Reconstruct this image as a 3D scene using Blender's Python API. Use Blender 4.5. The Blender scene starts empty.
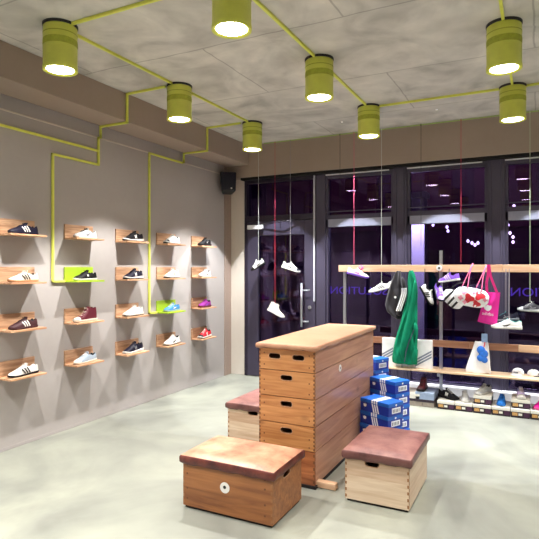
import bpy, bmesh, math, random
from mathutils import Vector, Matrix
random.seed(7)
PI = math.pi
COL = bpy.context.scene.collection
# ------------------------------------------------------------------ survey
CAMH = 1.65; FPX = 530.0; CX = 269.5; CY = 268.0
YAW = math.atan(268.5/530.0)
Fv = Vector((-math.sin(YAW), math.cos(YAW), 0)); Rv = Vector((math.cos(YAW), math.sin(YAW), 0))
CAMP = Vector((0, 0, CAMH))
def ray(px, py): return Fv + Rv*((px-CX)/FPX) + Vector((0, 0, 1))*((CY-py)/FPX)
def at_x(px, py, x): d = ray(px, py); return CAMP + d*(x/d.x)
def at_y(px, py, y): d = ray(px, py); return CAMP + d*(y/d.y)
def at_z(px, py, z): d = ray(px, py); return CAMP + d*((z-CAMH)/d.z)
XW = -4.29; YG = 7.15; YH = 6.98; ZC = 3.50; ZH = 3.02

# ------------------------------------------------------------------ materials
MATS = {}
def lin(c):
    return tuple(((v/255)/12.885 if v/255 <= .04045 else ((v/255+.055)/1.055)**2.4) for v in c)
def nodes(name):
    m = bpy.data.materials.new(name); m.use_nodes = True
    nt = m.node_tree; b = nt.nodes['Principled BSDF']
    return m, nt, b
def flat(name, rgb, rough=.6, metal=0, var=.12, scale=40, bump=.0, sheen=0, spec=.5, coat=0):
    """procedural plain colour with slight mottling"""
    if name in MATS: return MATS[name]
    m, nt, b = nodes(name); c = lin(rgb)
    tc = nt.nodes.new('ShaderNodeTexCoord'); n = nt.nodes.new('ShaderNodeTexNoise'); n.inputs['Scale'].default_value = scale
    n.inputs['Detail'].default_value = 4
    r = nt.nodes.new('ShaderNodeValToRGB')
    r.color_ramp.elements[0].position = .3; r.color_ramp.elements[1].position = .7
    r.color_ramp.elements[0].color = (*[v*(1-var) for v in c], 1); r.color_ramp.elements[1].color = (*[min(1, v*(1+var)) for v in c], 1)
    nt.links.new(tc.outputs['Object'], n.inputs['Vector']); nt.links.new(n.outputs['Fac'], r.inputs['Fac'])
    nt.links.new(r.outputs['Color'], b.inputs['Base Color'])
    b.inputs['Roughness'].default_value = rough; b.inputs['Metallic'].default_value = metal
    b.inputs['Specular IOR Level'].default_value = spec
    if coat: b.inputs['Coat Weight'].default_value = coat
    if sheen: b.inputs['Sheen Weight'].default_value = sheen
    if bump:
        bp = nt.nodes.new('ShaderNodeBump'); bp.inputs['Strength'].default_value = bump; bp.inputs['Distance'].default_value = .004
        nt.links.new(n.outputs['Fac'], bp.inputs['Height']); nt.links.new(bp.outputs['Normal'], b.inputs['Normal'])
    MATS[name] = m; return m
def wood(name, c1, c2, axis='X', scale=1.0, rough=.45, knots=True, planks=0):
    """grain stretched along one local axis; planks: width of glued boards across z"""
    if name in MATS: return MATS[name]
    m, nt, b = nodes(name)
    N = nt.nodes.new; L = nt.links.new
    tc = N('ShaderNodeTexCoord'); oi = N('ShaderNodeObjectInfo')
    add = N('ShaderNodeVectorMath'); add.operation = 'ADD'
    mul = N('ShaderNodeVectorMath'); mul.operation = 'SCALE'; mul.inputs[0].default_value = (7, 5, 9)
    L(oi.outputs['Random'], mul.inputs['Scale']); L(tc.outputs['Object'], add.inputs[0]); L(mul.outputs[0], add.inputs[1])
    mp = N('ShaderNodeMapping')
    s = {'X': (1.2, 14, 14), 'Y': (14, 1.2, 14), 'Z': (14, 14, 1.2)}[axis]
    mp.inputs['Scale'].default_value = tuple(v*scale for v in s)
    L(add.outputs[0], mp.inputs['Vector'])
    n = N('ShaderNodeTexNoise'); n.inputs['Scale'].default_value = 1.6; n.inputs['Detail'].default_value = 7; n.inputs['Distortion'].default_value = 1.1
    L(mp.outputs[0], n.inputs['Vector'])
    r = N('ShaderNodeValToRGB'); r.color_ramp.elements[0].position = .33; r.color_ramp.elements[1].position = .68
    r.color_ramp.elements[0].color = (*lin(c2), 1); r.color_ramp.elements[1].color = (*lin(c1), 1)
    L(n.outputs['Fac'], r.inputs['Fac'])
    out = r.outputs['Color']
    if knots:
        k = N('ShaderNodeTexVoronoi'); k.inputs['Scale'].default_value = 3.2
        mk = N('ShaderNodeMapping'); mk.inputs['Scale'].default_value = {'X': (.6, 1, 1), 'Y': (1, .6, 1), 'Z': (1, 1, .6)}[axis]
        L(add.outputs[0], mk.inputs['Vector']); L(mk.outputs[0], k.inputs['Vector'])
        kr = N('ShaderNodeValToRGB'); kr.color_ramp.elements[0].color = (.25, .16, .12, 1); kr.color_ramp.elements[1].color = (1, 1, 1, 1)
        kr.color_ramp.elements[0].position = .03; kr.color_ramp.elements[1].position = .11
        L(k.outputs['Distance'], kr.inputs['Fac'])
        mx = N('ShaderNodeMix'); mx.data_type = 'RGBA'; mx.blend_type = 'MULTIPLY'; mx.inputs['Factor'].default_value = .7
        L(out, mx.inputs['A']); L(kr.outputs['Color'], mx.inputs['B']); out = mx.outputs['Result']
    if planks:
        sp = N('ShaderNodeSeparateXYZ'); L(tc.outputs['Object'], sp.inputs[0])
        dv = N('ShaderNodeMath'); dv.operation = 'DIVIDE'; dv.inputs[1].default_value = planks; L(sp.outputs['Z'], dv.inputs[0])
        fl = N('ShaderNodeMath'); fl.operation = 'FLOOR'; L(dv.outputs[0], fl.inputs[0])
        wn = N('ShaderNodeTexWhiteNoise'); wn.noise_dimensions = '1D'
        ad = N('ShaderNodeMath'); ad.operation = 'ADD'; L(fl.outputs[0], ad.inputs[0]); L(oi.outputs['Random'], ad.inputs[1]); L(ad.outputs[0], wn.inputs['W'])
        cr = N('ShaderNodeValToRGB'); cr.color_ramp.elements[0].color = (.78, .62, .52, 1); cr.color_ramp.elements[1].color = (1.1, 1.08, 1.02, 1)
        L(wn.outputs['Value'], cr.inputs['Fac'])
        mx = N('ShaderNodeMix'); mx.data_type = 'RGBA'; mx.blend_type = 'MULTIPLY'; mx.inputs['Factor'].default_value = .8
        L(out, mx.inputs['A']); L(cr.outputs['Color'], mx.inputs['B']); out = mx.outputs['Result']
    L(out, b.inputs['Base Color']); b.inputs['Roughness'].default_value = rough
    bp = N('ShaderNodeBump'); bp.inputs['Strength'].default_value = .12; bp.inputs['Distance'].default_value = .003
    L(n.outputs['Fac'], bp.inputs['Height']); L(bp.outputs['Normal'], b.inputs['Normal'])
    MATS[name] = m; return m
def mottled(name, stops, scale=1.0, rough=(.35, .6), bump=.1, joints=None, detail=8, dist=.6, tint=None, fine=18, finef=.35):
    m, nt, b = nodes(name); N = nt.nodes.new; L = nt.links.new
    tc = N('ShaderNodeTexCoord')
    n = N('ShaderNodeTexNoise'); n.inputs['Scale'].default_value = scale; n.inputs['Detail'].default_value = detail; n.inputs['Distortion'].default_value = dist
    L(tc.outputs['Object'], n.inputs['Vector'])
    r = N('ShaderNodeValToRGB'); e = r.color_ramp.elements
    while len(e) < len(stops): e.new(.5)
    for i, (p, c) in enumerate(stops): e[i].position = p; e[i].color = (*lin(c), 1)
    L(n.outputs['Fac'], r.inputs['Fac']); out = r.outputs['Color']
    f = N('ShaderNodeTexNoise'); f.inputs['Scale'].default_value = fine; f.inputs['Detail'].default_value = 6; L(tc.outputs['Object'], f.inputs['Vector'])
    fr = N('ShaderNodeValToRGB'); fr.color_ramp.elements[0].color = (.7, .7, .7, 1); fr.color_ramp.elements[1].color = (1.15, 1.15, 1.15, 1)
    fr.color_ramp.elements[0].position = .3; fr.color_ramp.elements[1].position = .65
    L(f.outputs['Fac'], fr.inputs['Fac'])
    mx = N('ShaderNodeMix'); mx.data_type = 'RGBA'; mx.blend_type = 'MULTIPLY'; mx.inputs['Factor'].default_value = finef
    L(out, mx.inputs['A']); L(fr.outputs['Color'], mx.inputs['B']); out = mx.outputs['Result']
    if joints:
        bk = N('ShaderNodeTexBrick'); bk.inputs['Scale'].default_value = 1; bk.inputs['Brick Width'].default_value = joints[0]; bk.inputs['Row Height'].default_value = joints[1]
        bk.inputs['Mortar Size'].default_value = joints[2]; bk.inputs['Mortar Smooth'].default_value = .6; bk.offset = .5
        bk.inputs['Color1'].default_value = (1, 1, 1, 1); bk.inputs['Color2'].default_value = (.93, .93, .93, 1); bk.inputs['Mortar'].default_value = (.55, .55, .55, 1)
        wv = N('ShaderNodeVectorMath'); wv.operation = 'ADD'
        sc = N('ShaderNodeVectorMath'); sc.operation = 'SCALE'; sc.inputs['Scale'].default_value = .05
        L(n.outputs['Color'], sc.inputs[0]); L(tc.outputs['Object'], wv.inputs[0]); L(sc.outputs[0], wv.inputs[1]); L(wv.outputs[0], bk.inputs['Vector'])
        m2 = N('ShaderNodeMix'); m2.data_type = 'RGBA'; m2.blend_type = 'MULTIPLY'; m2.inputs['Factor'].default_value = .8
        L(out, m2.inputs['A']); L(bk.outputs['Color'], m2.inputs['B']); out = m2.outputs['Result']
    L(out, b.inputs['Base Color'])
    mr = N('ShaderNodeMapRange'); mr.inputs['To Min'].default_value = rough[0]; mr.inputs['To Max'].default_value = rough[1]
    L(n.outputs['Fac'], mr.inputs['Value']); L(mr.outputs[0], b.inputs['Roughness'])
    bp = N('ShaderNodeBump'); bp.inputs['Strength'].default_value = bump; bp.inputs['Distance'].default_value = .01
    L(f.outputs['Fac'], bp.inputs['Height']); L(bp.outputs['Normal'], b.inputs['Normal'])
    MATS[name] = m; return m
def emit(name, rgb, s):
    m, nt, b = nodes(name); b.inputs['Base Color'].default_value = (*lin(rgb), 1)
    b.inputs['Emission Color'].default_value = (*lin(rgb), 1); b.inputs['Emission Strength'].default_value = s
    MATS[name] = m; return m
def glass(name, tint, refl=1.5):
    m = bpy.data.materials.new(name); m.use_nodes = True; nt = m.node_tree
    nt.nodes.remove(nt.nodes['Principled BSDF']); N = nt.nodes.new; L = nt.links.new
    t = N('ShaderNodeBsdfTransparent'); t.inputs[0].default_value = (*tint, 1)
    g = N('ShaderNodeBsdfGlossy'); g.inputs['Roughness'].default_value = .0; g.inputs['Color'].default_value = (.62, .50, .90, 1)
    fz = N('ShaderNodeFresnel'); fz.inputs['IOR'].default_value = refl
    mx = N('ShaderNodeMixShader'); L(fz.outputs[0], mx.inputs[0]); L(t.outputs[0], mx.inputs[1]); L(g.outputs[0], mx.inputs[2])
    L(mx.outputs[0], nt.nodes['Material Output'].inputs['Surface']); MATS[name] = m; return m
def leather(name, base, worn, edge, wear=.5, scale=5):
    m, nt, b = nodes(name); N = nt.nodes.new; L = nt.links.new
    tc = N('ShaderNodeTexCoord'); n = N('ShaderNodeTexNoise'); n.inputs['Scale'].default_value = scale; n.inputs['Detail'].default_value = 8; n.inputs['Roughness'].default_value = .6
    L(tc.outputs['Object'], n.inputs['Vector'])
    r = N('ShaderNodeValToRGB'); e = r.color_ramp.elements; e.new(.5)
    e[0].position = wear-.16; e[0].color = (*lin(edge), 1); e[1].position = wear-.04; e[1].color = (*lin(base), 1); e[2].position = wear+.16; e[2].color = (*lin(worn), 1)
    L(n.outputs['Fac'], r.inputs['Fac']); L(r.outputs['Color'], b.inputs['Base Color'])
    v = N('ShaderNodeTexVoronoi'); v.inputs['Scale'].default_value = 260; L(tc.outputs['Object'], v.inputs['Vector'])
    bp = N('ShaderNodeBump'); bp.inputs['Strength'].default_value = .15; bp.inputs['Distance'].default_value = .002
    L(v.outputs['Distance'], bp.inputs['Height']); L(bp.outputs['Normal'], b.inputs['Normal'])
    b.inputs['Roughness'].default_value = .42
    MATS[name] = m; return m

# ------------------------------------------------------------------ mesh helpers
class MB:
    def __init__(s): s.v = []; s.f = []
    def add(s, vs, fs):
        o = len(s.v); s.v += [Vector(v) for v in vs]; s.f += [tuple(i+o for i in f) for f in fs]; return s
    def box(s, lo, hi, M=None):
        x0, y0, z0 = lo; x1, y1, z1 = hi
        vs = [Vector(p) for p in ((x0,y0,z0),(x1,y0,z0),(x1,y1,z0),(x0,y1,z0),(x0,y0,z1),(x1,y0,z1),(x1,y1,z1),(x0,y1,z1))]
        if M: vs = [M @ v for v in vs]
        return s.add(vs, [(0,3,2,1),(4,5,6,7),(0,1,5,4),(1,2,6,5),(2,3,7,6),(3,0,4,7)])
    def tube(s, pts, r, n=8, cap=True):
        pts = [Vector(p) for p in pts]; rings = []
        for i, p in enumerate(pts):
            d = (pts[min(i+1, len(pts)-1)]-pts[max(i-1, 0)]).normalized()
            u = d.cross(Vector((0,0,1)));
            if u.length < 1e-3: u = d.cross(Vector((0,1,0)))
            u.normalize(); w = d.cross(u).normalized()
            rr = r[i] if isinstance(r, (list, tuple)) else r
            rings.append([p+(u*math.cos(2*PI*k/n)+w*math.sin(2*PI*k/n))*rr for k in range(n)])
        return s.rings(rings, cap)
    def rings(s, rings, cap=True, close=True):
        n = len(rings[0]); o = []; f = []
        for r in rings: o += list(r)
        for i in range(len(rings)-1):
            for k in range(n if close else n-1):
                k2 = (k+1) % n
                f.append((i*n+k, i*n+k2, (i+1)*n+k2, (i+1)*n+k))
        if cap: f.append(tuple(range(n-1, -1, -1))); f.append(tuple((len(rings)-1)*n+k for k in range(n)))
        return s.add(o, f)
    def lathe(s, prof, c=(0,0,0), n=28, axis='Z', cap=True):
        rings = []
        for (r, h) in prof:
            ring = []
            for k in range(n):
                a = 2*PI*k/n; p = (r*math.cos(a), r*math.sin(a), h)
                if axis == 'X': p = (h, p[0], p[1])
                if axis == 'Y': p = (p[1], h, p[0])
                ring.append(Vector(p)+Vector(c))
            rings.append(ring)
        return s.rings(rings, cap)
    def prism(s, poly, y0, y1):      # polygon in x,z extruded along y
        n = len(poly)
        vs = [(x, y0, z) for x, z in poly]+[(x, y1, z) for x, z in poly]
        fs = [tuple(range(n)), tuple(range(2*n-1, n-1, -1))]+[(i, i+n, (i+1) % n+n, (i+1) % n) for i in range(n)]
        return s.add(vs, fs)
    def xf(s, M): s.v = [M @ v for v in s.v]; return s
def build(mb, name, mat, parent=None, smooth=False, bevel=0, subsurf=0, loc=None, fix=True, seg=2):
    me = bpy.data.meshes.new(name); me.from_pydata([tuple(v) for v in mb.v], [], mb.f)
    if fix:
        bm = bmesh.new(); bm.from_mesh(me); bmesh.ops.recalc_face_normals(bm, faces=bm.faces); bm.to_mesh(me); bm.free()
    if isinstance(mat, str): mat = MATS[mat]
    me.materials.append(mat)
    if smooth:
        for p in me.polygons: p.use_smooth = True
    o = bpy.data.objects.new(name, me); COL.objects.link(o)
    if parent: o.parent = parent
    if loc: o.location = loc
    if bevel:
        b = o.modifiers.new('b', 'BEVEL'); b.width = bevel; b.segments = seg; b.limit_method = 'ANGLE'; b.angle_limit = .6
    if subsurf:
        b = o.modifiers.new('s', 'SUBSURF'); b.levels = subsurf; b.render_levels = subsurf
    return o
def tag(o, label, cat, group=None, kind=None):
    if label: o['label'] = label
    if cat: o['category'] = cat
    if group: o['group'] = group
    if kind: o['kind'] = kind
    return o
def thing(name, loc, label, cat, group=None, rotz=0, rot=None):
    o = bpy.data.objects.new(name, None); o.empty_display_size = .05; COL.objects.link(o)
    o.location = loc; o.rotation_euler = rot if rot else (0, 0, rotz)
    return tag(o, label, cat, group)
def struct(mb, name, mat, **k):
    o = build(mb, name, mat, **k); o['kind'] = 'structure'; return o
def copy_tree(o, parent=None):
    c = o.copy(); COL.objects.link(c)
    if parent: c.parent = parent
    for ch in list(o.children): copy_tree(ch, c)
    return c
def text_mb(s, size, M, depth=.001):
    cu = bpy.data.curves.new('t', 'FONT'); cu.body = s; cu.size = size; cu.extrude = depth; cu.align_x = 'CENTER'; cu.align_y = 'CENTER'; cu.resolution_u = 3
    ob = bpy.data.objects.new('t', cu); COL.objects.link(ob)
    dg = bpy.context.evaluated_depsgraph_get(); me = bpy.data.meshes.new_from_object(ob.evaluated_get(dg))
    mb = MB(); mb.add([M @ v.co for v in me.vertices], [tuple(p.vertices) for p in me.polygons])
    bpy.data.objects.remove(ob); bpy.data.curves.remove(cu); bpy.data.meshes.remove(me)
    return mb
def interp(tab, t):
    if t <= tab[0][0]: return tab[0][1]
    for (a, va), (b, vb) in zip(tab, tab[1:]):
        if t <= b:
            u = (t-a)/(b-a); u = u*u*(3-2*u) if len(tab) > 3 else u
            return va+(vb-va)*u
    return tab[-1][1]

# material palette
mottled('concrete_floor', [(.3, (108, 109, 103)), (.45, (130, 132, 123)), (.6, (147, 149, 137)), (.78, (160, 161, 148))], scale=.8, rough=(.5, .34), bump=.04, dist=.9, fine=4, finef=.28)
mottled('concrete_ceiling', [(.25, (166, 164, 159)), (.5, (202, 200, 194)), (.75, (222, 219, 211))], scale=1.6, rough=(.8, .9), bump=.5, joints=(2.5, 1.25, .010), dist=1.6, fine=5, finef=.35)
mottled('taupe_wall_paint', [(.3, (164, 158, 156)), (.7, (172, 166, 164))], scale=.8, rough=(.75, .8), bump=.05, finef=.05)
mottled('brown_beam_paint', [(.3, (152, 136, 124)), (.7, (160, 144, 132))], scale=.8, rough=(.75, .8), bump=.05, finef=.06)
mottled('pale_wall_paint', [(.3, (200, 192, 182)), (.7, (206, 198, 188))], scale=.8, rough=(.75, .8), bump=.05, finef=.05)
flat('dark_taupe', (150, 132, 122), .7, var=.06)
flat('slot_black', (14, 12, 14), .9)
flat('frame_grey', (64, 59, 78), .42, metal=.2, var=.05, scale=8)
flat('frame_dark', (34, 26, 44), .5, var=.08)
flat('steel', (176, 178, 184), .3, metal=.8, var=.05)
flat('dull_strip', (176, 176, 188), .5, var=.03)
flat('white_strip', (222, 222, 228), .5, var=.03)
flat('lime_paint', (218, 224, 96), .45, var=.06, scale=12)
flat('lime_board', (160, 190, 48), .4, var=.06, scale=12)
flat('lime_slot', (168, 176, 56), .6)
flat('black_plastic', (14, 14, 18), .45)
flat('cable_green', (150, 178, 96), .5)
emit('lamp_glow', (255, 246, 226), 30.0)
glass('window_glass', (.58, .48, .70), 1.65)
wood('oak_board', (204, 166, 134), (160, 118, 88), 'Y', 1.6, .4)
wood('oak_edge', (214, 172, 136), (176, 128, 96), 'Y', 1.4, .4, knots=False)
wood('vault_wood', (206, 150, 96), (174, 114, 66), 'X', 1.1, .38)
wood('vault_wood_side', (194, 146, 118), (162, 112, 88), 'Y', .8, .3)  # lighter and pinker than the front, side glare mixed into the colour
wood('vault_base_wood', (178, 112, 70), (128, 70, 44), 'X', 1.0, .4)
wood('pine_panel', (218, 200, 180), (198, 174, 150), 'X', 1.2, .45, planks=.085)
wood('pine_panel_side', (222, 204, 184), (202, 178, 154), 'Y', 1.2, .45, planks=.085)
wood('brown_stool_wood', (166, 108, 62), (122, 72, 40), 'X', .9, .36)
wood('rail_wood', (226, 190, 158), (196, 152, 118), 'X', .7, .4)
wood('rail_wood_brown', (176, 128, 100), (140, 94, 70), 'X', .7, .45)
wood('bench_wood', (228, 202, 170), (202, 166, 130), 'X', .7, .4)
flat('joint_dark', (112, 72, 46), .7)
flat('joint_soft', (150, 106, 70), .7)
leather('lid_tan', (182, 134, 106), (194, 148, 118), (162, 110, 84), .42, 3)
leather('lid_worn', (172, 122, 96), (204, 160, 130), (136, 88, 68), .47, 4)
leather('lid_edge_red', (84, 36, 32), (112, 54, 44), (56, 24, 24), .5, 9)
leather('lid_mauve', (126, 82, 78), (150, 106, 98), (100, 60, 57), .46, 6)
leather('lid_mauve_dark', (96, 58, 56), (116, 76, 72), (70, 40, 40), .46, 6)
flat('rubber', (24, 20, 22), .8)
flat('sticker_white', (236, 234, 232), .5, var=.02)
flat('blue_box', (10, 48, 158), .42, var=.06, scale=10)
flat('blue_lid', (14, 96, 196), .4, var=.05, scale=10)
flat('white_print', (238, 240, 248), .5, var=.02)
flat('print_grey', (60, 64, 90), .6)

# ------------------------------------------------------------------ setting
XR = 3.6; YB = -3.2
struct(MB().box((XW-.3, YB-.2, -.1), (XR+.2, 7.3, 0)), 'floor', 'concrete_floor')
struct(MB().box((XW-.3, YB-.2, ZC), (XR+.2, 7.3, ZC+.15)), 'ceiling', 'concrete_ceiling')
struct(MB().box((XW-.2, YB, 0), (XW, 7.3, ZC)), 'wall_left', 'taupe_wall_paint')
struct(MB().box((XW, YB, 3.066), (XW+.007, 6.93, 3.082)), 'trim_14', 'pale_wall_paint', bevel=.002)
struct(MB().box((XW-.02, 6.93, 0), (XW+.012, 7.2, ZC)), 'trim_1', 'dark_taupe')                     # post in the corner
struct(MB().box((XW, YG-.03, 0), (-4.03, YG+.15, ZH+.02)), 'wall_front', 'pale_wall_paint', bevel=.004)
struct(MB().box((XW+.03, YB, 3.2), (-3.885, YH+.01, ZC)), 'trim_2', 'brown_beam_paint', bevel=.006)  # dropped beam along the left wall
struct(MB().box((XW, YB, 3.212), (XW+.03, YH, 3.24)), 'trim_3', 'slot_black')                  # black filler, paints in the shade of the gap
struct(MB().box((XW+.012, YH, ZH), (XR, 7.3, ZC)), 'trim_4', 'brown_beam_paint', bevel=.006)              # wall above the glazing
struct(MB().box((XW+.25, YH+.02, ZH-.035), (XR, 7.12, ZH)), 'trim_5', 'slot_black')
struct(MB().box((XR, YB, 0), (XR+.2, 7.3, ZC)), 'wall_right', 'pale_wall_paint')
struct(MB().box((XW, YB-.2, 0), (XR, YB, ZC)), 'wall_back', 'dark_taupe')
# left wall is thickened by a low painted kerb line at the floor
struct(MB().box((XW, YB, 0), (XW+.004, 6.9, .03)), 'baseboard_left', 'taupe_wall_paint', bevel=.003)

# glazing: door bay, then bays between wide mullions
def bay(x0, x1, n):
    r = thing('window_%d' % n, ((x0+x1)/2, YG, 0), None, None); r['kind'] = 'structure'
    w = (x1-x0)/2
    fr = MB()
    for (a, b) in ((0, .16), (2.23, 2.34), (ZH-.1, ZH)): fr.box((-w, -.04, a), (w, .06, b))
    fr.box((-w, -.04, .16), (-w+.035, .06, ZH-.1)); fr.box((w-.035, -.04, .16), (w, .06, ZH-.1))
    build(fr, 'window_frame', 'frame_grey', r, bevel=.004)
    build(MB().box((-w, -.052, 2.34), (w, -.005, 2.40)).box((-w, -.06, 2.44), (w, -.03, 2.455)), 'transom_trim', 'frame_grey', r, bevel=.003)
    build(MB().box((-w+.035, -.048, 2.232), (w-.035, -.04, 2.345)), 'transom_plate', 'transom_lit_tone', r, bevel=.002)  # plate paler than the frame, its colour boosts the light arcs
    build(MB().box((-w+.03, .02, .16), (w-.03, .028, 2.24)), 'lower_pane', 'window_glass', r)
    build(MB().box((-w+.03, .02, 2.33), (w-.03, .028, ZH-.09)), 'upper_pane', 'window_glass', r)
    build(MB().box((-w, -.06, ZH-.055), (w-.06, -.045, ZH-.04)), 'light_strip', 'white_strip', r)
    return r
flat('transom_lit_tone', (134, 136, 156), .5, var=.03)
bay(-2.70, -1.73, 1); bay(-1.55, -.56, 2); bay(-.36, .63, 3); bay(.81, 1.80, 4); bay(1.98, XR, 5)
for i, (a, b) in enumerate(((-1.73, -1.55), (-.56, -.36), (.63, .81), (1.80, 1.98))):
    mb = MB().box((a, YG-.07, 0), (b, YG+.08, ZH))
    mb.box((a+.03, YG-.085, 0), (a+.05, YG-.07, ZH)).box((b-.05, YG-.085, 0), (b-.03, YG-.07, ZH))
    struct(mb, 'trim_%d' % (6+i), 'frame_grey', bevel=.004)
struct(MB().box((-2.84, YG-.06, 0), (-2.70, YG+.08, ZH)), 'trim_10', 'frame_grey', bevel=.004)
# pale vertical strip beside the door
struct(MB().box((-2.88, YG-.075, 1.17), (-2.858, YG-.05, ZH-.04)), 'trim_11', 'dull_strip', bevel=.003)
struct(MB().box((-4.03, YG-.05, 0), (-3.985, YG+.08, ZH)).box((-2.86, YG-.045, 0), (-2.84, YG+.08, ZH)).box((-4.0, YG-.05, 2.36), (-2.86, YG+.08, 2.44)).box((-4.0, YG-.05, ZH-.08), (-2.86, YG+.08, ZH)), 'trim_12', 'frame_dark', bevel=.004)
struct(MB().box((-4.0, YG+.02, 2.42), (-2.86, YG+.028, ZH-.05)), 'window_6', 'window_glass')
d = thing('door_1', (-3.42, YG, 0), None, None); d['kind'] = 'structure'
w = .56
build(MB().box((-w, -.05, .01), (-w+.19, .03, 2.35)).box((w-.17, -.05, .01), (w, .03, 2.35)).box((-w+.19, -.05, .01), (w-.17, .03, .22)).box((-w+.19, -.05, 2.14), (w-.17, .03, 2.35)), 'door_frame', 'frame_grey', d, bevel=.006)
build(MB().box((-w+.18, -.012, .21), (w-.16, -.004, 2.15)), 'door_pane', 'window_glass', d)
build(MB().box((-w+.03, -.11, 2.235), (-w+.29, -.05, 2.30)), 'door_closer', 'white_strip', d, bevel=.006)
build(MB().tube([(-w+.28, -.09, 2.31), (-w+.62, -.13, 2.33), (-w+.9, -.07, 2.36)], .008), 'closer_arm', 'frame_dark', d, smooth=True)
hx = at_y(301.5, 290, YG-.12).x+3.42
build(MB().tube([(hx, -.12, .80), (hx, -.12, 1.43)], .016, 12).tube([(hx, -.12, 1.33), (hx, -.05, 1.33), (w-.08, -.05, 1.33)], .009).tube([(hx, -.12, 1.33), (hx+.11, -.12, 1.33)], .011).tube([(hx, -.12, .88), (hx+.11, -.12, .88)], .011).tube([(hx, -.12, .88), (w-.1, -.05, .88)], .009), 'door_handle', 'steel', d, smooth=True)
build(MB().lathe([(.026, 0), (.026, -.012)], (w-.085, -.05, 1.08), axis='Y').lathe([(.012, 0), (.012, -.02)], (w-.085, -.06, 1.08), axis='Y'), 'door_lock', 'steel', d)
# low white sill in front of the glazing
struct(MB().box((-2.70, 6.98, .02), (XR, YG-.05, .15)), 'trim_13', 'white_strip', bevel=.006)

# outside, at night
flat('asphalt', (22, 18, 30), .8); flat('plum_facade', (62, 30, 66), .8, var=.1, scale=2); flat('plum_panel', (92, 34, 70), .7, var=.12, scale=3)
flat('white_render', (200, 206, 214), .8, var=.04, scale=3)
struct(MB().box((-16, 7.3, -.25), (14, 20, -.12)), 'ground', 'asphalt')
r = thing('building', (-4, 16, -.12), 'dark plum building across the night street behind the shop glazing', 'building')
build(MB().box((-14, 0, 0), (18, 1, 9)), 'facade', 'plum_facade', r)
for k in range(14):
    build(MB().box((-13+k*2.2, -.08, 2.9), (-11.4+k*2.2, 0, 4.9)), 'panel', 'plum_panel', r, bevel=.02)
    build(MB().box((-13+k*2.2, -.08, .3), (-11.6+k*2.2, 0, 2.3)), 'window', 'frame_dark', r, bevel=.02)
emit('street_bulb', (240, 244, 255), 9)
p = at_y(418, 258, 9.2)
mb = MB().box((-.13, -.13, 0), (.13, .13, 2.95))
r = thing('pillar', (p.x, 9.2, -.12), 'white pillar added outside the glass to imitate a reflection, left of the hanging bags', 'pillar')  # added shape imitating a bright reflection in the pane
build(mb, 'shaft', 'white_render', r, bevel=.01); build(MB().box((-.17, -.17, 2.95), (.17, .17, 3.05)), 'capital', 'white_render', r, bevel=.01)
for k, (px, py) in enumerate([(411, 237), (411, 253), (433, 225), (447, 227), (448, 231), (468, 241), (472, 243), (475, 245), (478, 243), (508, 225), (510, 233), (507, 235), (513, 237), (513, 242), (514, 206)]):
    q = at_y(px, py, 12.0)
    o = build(MB().lathe([(.005, -.035), (.022, -.02), (.03, 0), (.022, .02), (.005, .035)], n=10), 'light_bulb', 'street_bulb', loc=q, smooth=True)
    tag(o, 'small white festoon bulb glowing in the dark street beyond the glass', 'light bulb', 'festoon bulbs in the dark street')
for (x, y, z, rgb, e, sz) in ((-2, 12.6, 6.5, (.75, .22, .75), 85, 3), (4, 12.6, 6.5, (.35, .25, 1.0), 70, 3)):
    l = bpy.data.lights.new('facade_fill', 'AREA'); l.color = rgb; l.energy = e; l.size = sz  # area lamps added to tint the facade plum
    o = bpy.data.objects.new('facade_fill', l); COL.objects.link(o); o.location = (x, y, z); o.rotation_euler = (math.radians(65), 0, 0)
l = bpy.data.lights.new('pillar_light', 'SPOT'); l.energy = 400; l.spot_size = 1.2; l.color = (.85, .93, 1)  # lamp added to brighten the pillar
o = bpy.data.objects.new('pillar_light', l); COL.objects.link(o); o.location = (p.x+.1, 8.55, 2.9); o.rotation_euler = (math.radians(25), 0, 0)

# shop name on the glass, written to be read from the street
emit('sign_violet', (118, 92, 226), 1.1)
for (x0, px, yy) in ((0, 358, 291), (0, 548, 293)):
    c = at_y(px, yy, YG+.032)
    M = Matrix.Translation(Vector((0, 0, 0))) @ Matrix.Rotation(PI, 4, 'Z') @ Matrix.Rotation(PI/2, 4, 'X')
    o = build(text_mb('SOLUTION', .2, M, .002), 'window_lettering', 'sign_violet', loc=c, fix=False)
    bpy.context.view_layer.update()
    wd = o.dimensions.x; o.scale = (.82/wd, 1, .75)
    tag(o, 'violet shop lettering mirrored on the %s' % ('first fixed window pane beside the door' if px < 400 else 'window pane at the right edge of the photo'), 'lettering')

# ------------------------------------------------------------------ ceiling lamps
def can():
    r = thing('can_lamp', (0, 0, 3.15), 'lamp', 'ceiling lamp', 'lime cylinder lamps in a grid on the ceiling')
    build(MB().lathe([(.100, .012), (.121, .0), (.127, .003), (.127, .03), (.124, .034), (.124, .326), (.12, .33)], cap=False, n=40), 'lamp_body', 'lime_paint', r, smooth=True)
    s = MB()
    for k in range(44):
        M = Matrix.Rotation(2*PI*k/44, 4, 'Z')
        s.box((.1225, -.0035, .188), (.1256, .0035, .222), M)
    s.lathe([(.1242, .180), (.1246, .182), (.1246, .228), (.1242, .230)], cap=False, n=40)
    build(s, 'vent_slots', 'lime_slot', r)
    build(MB().lathe([(.1252, .268), (.1262, .270), (.1262, .273), (.1252, .275)], cap=False, n=40), 'seam_ring', 'lime_slot', r, smooth=True)
    build(MB().lathe([(.126, .330), (.129, .334), (.129, .349)], n=32), 'mounting_plate', 'black_plastic', r)
    build(MB().lathe([(.0, .012), (.101, .012), (.101, .016), (.0, .016)], cap=False, n=32), 'diffuser', 'lamp_glow', r)
    return r
cp = can()
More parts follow.
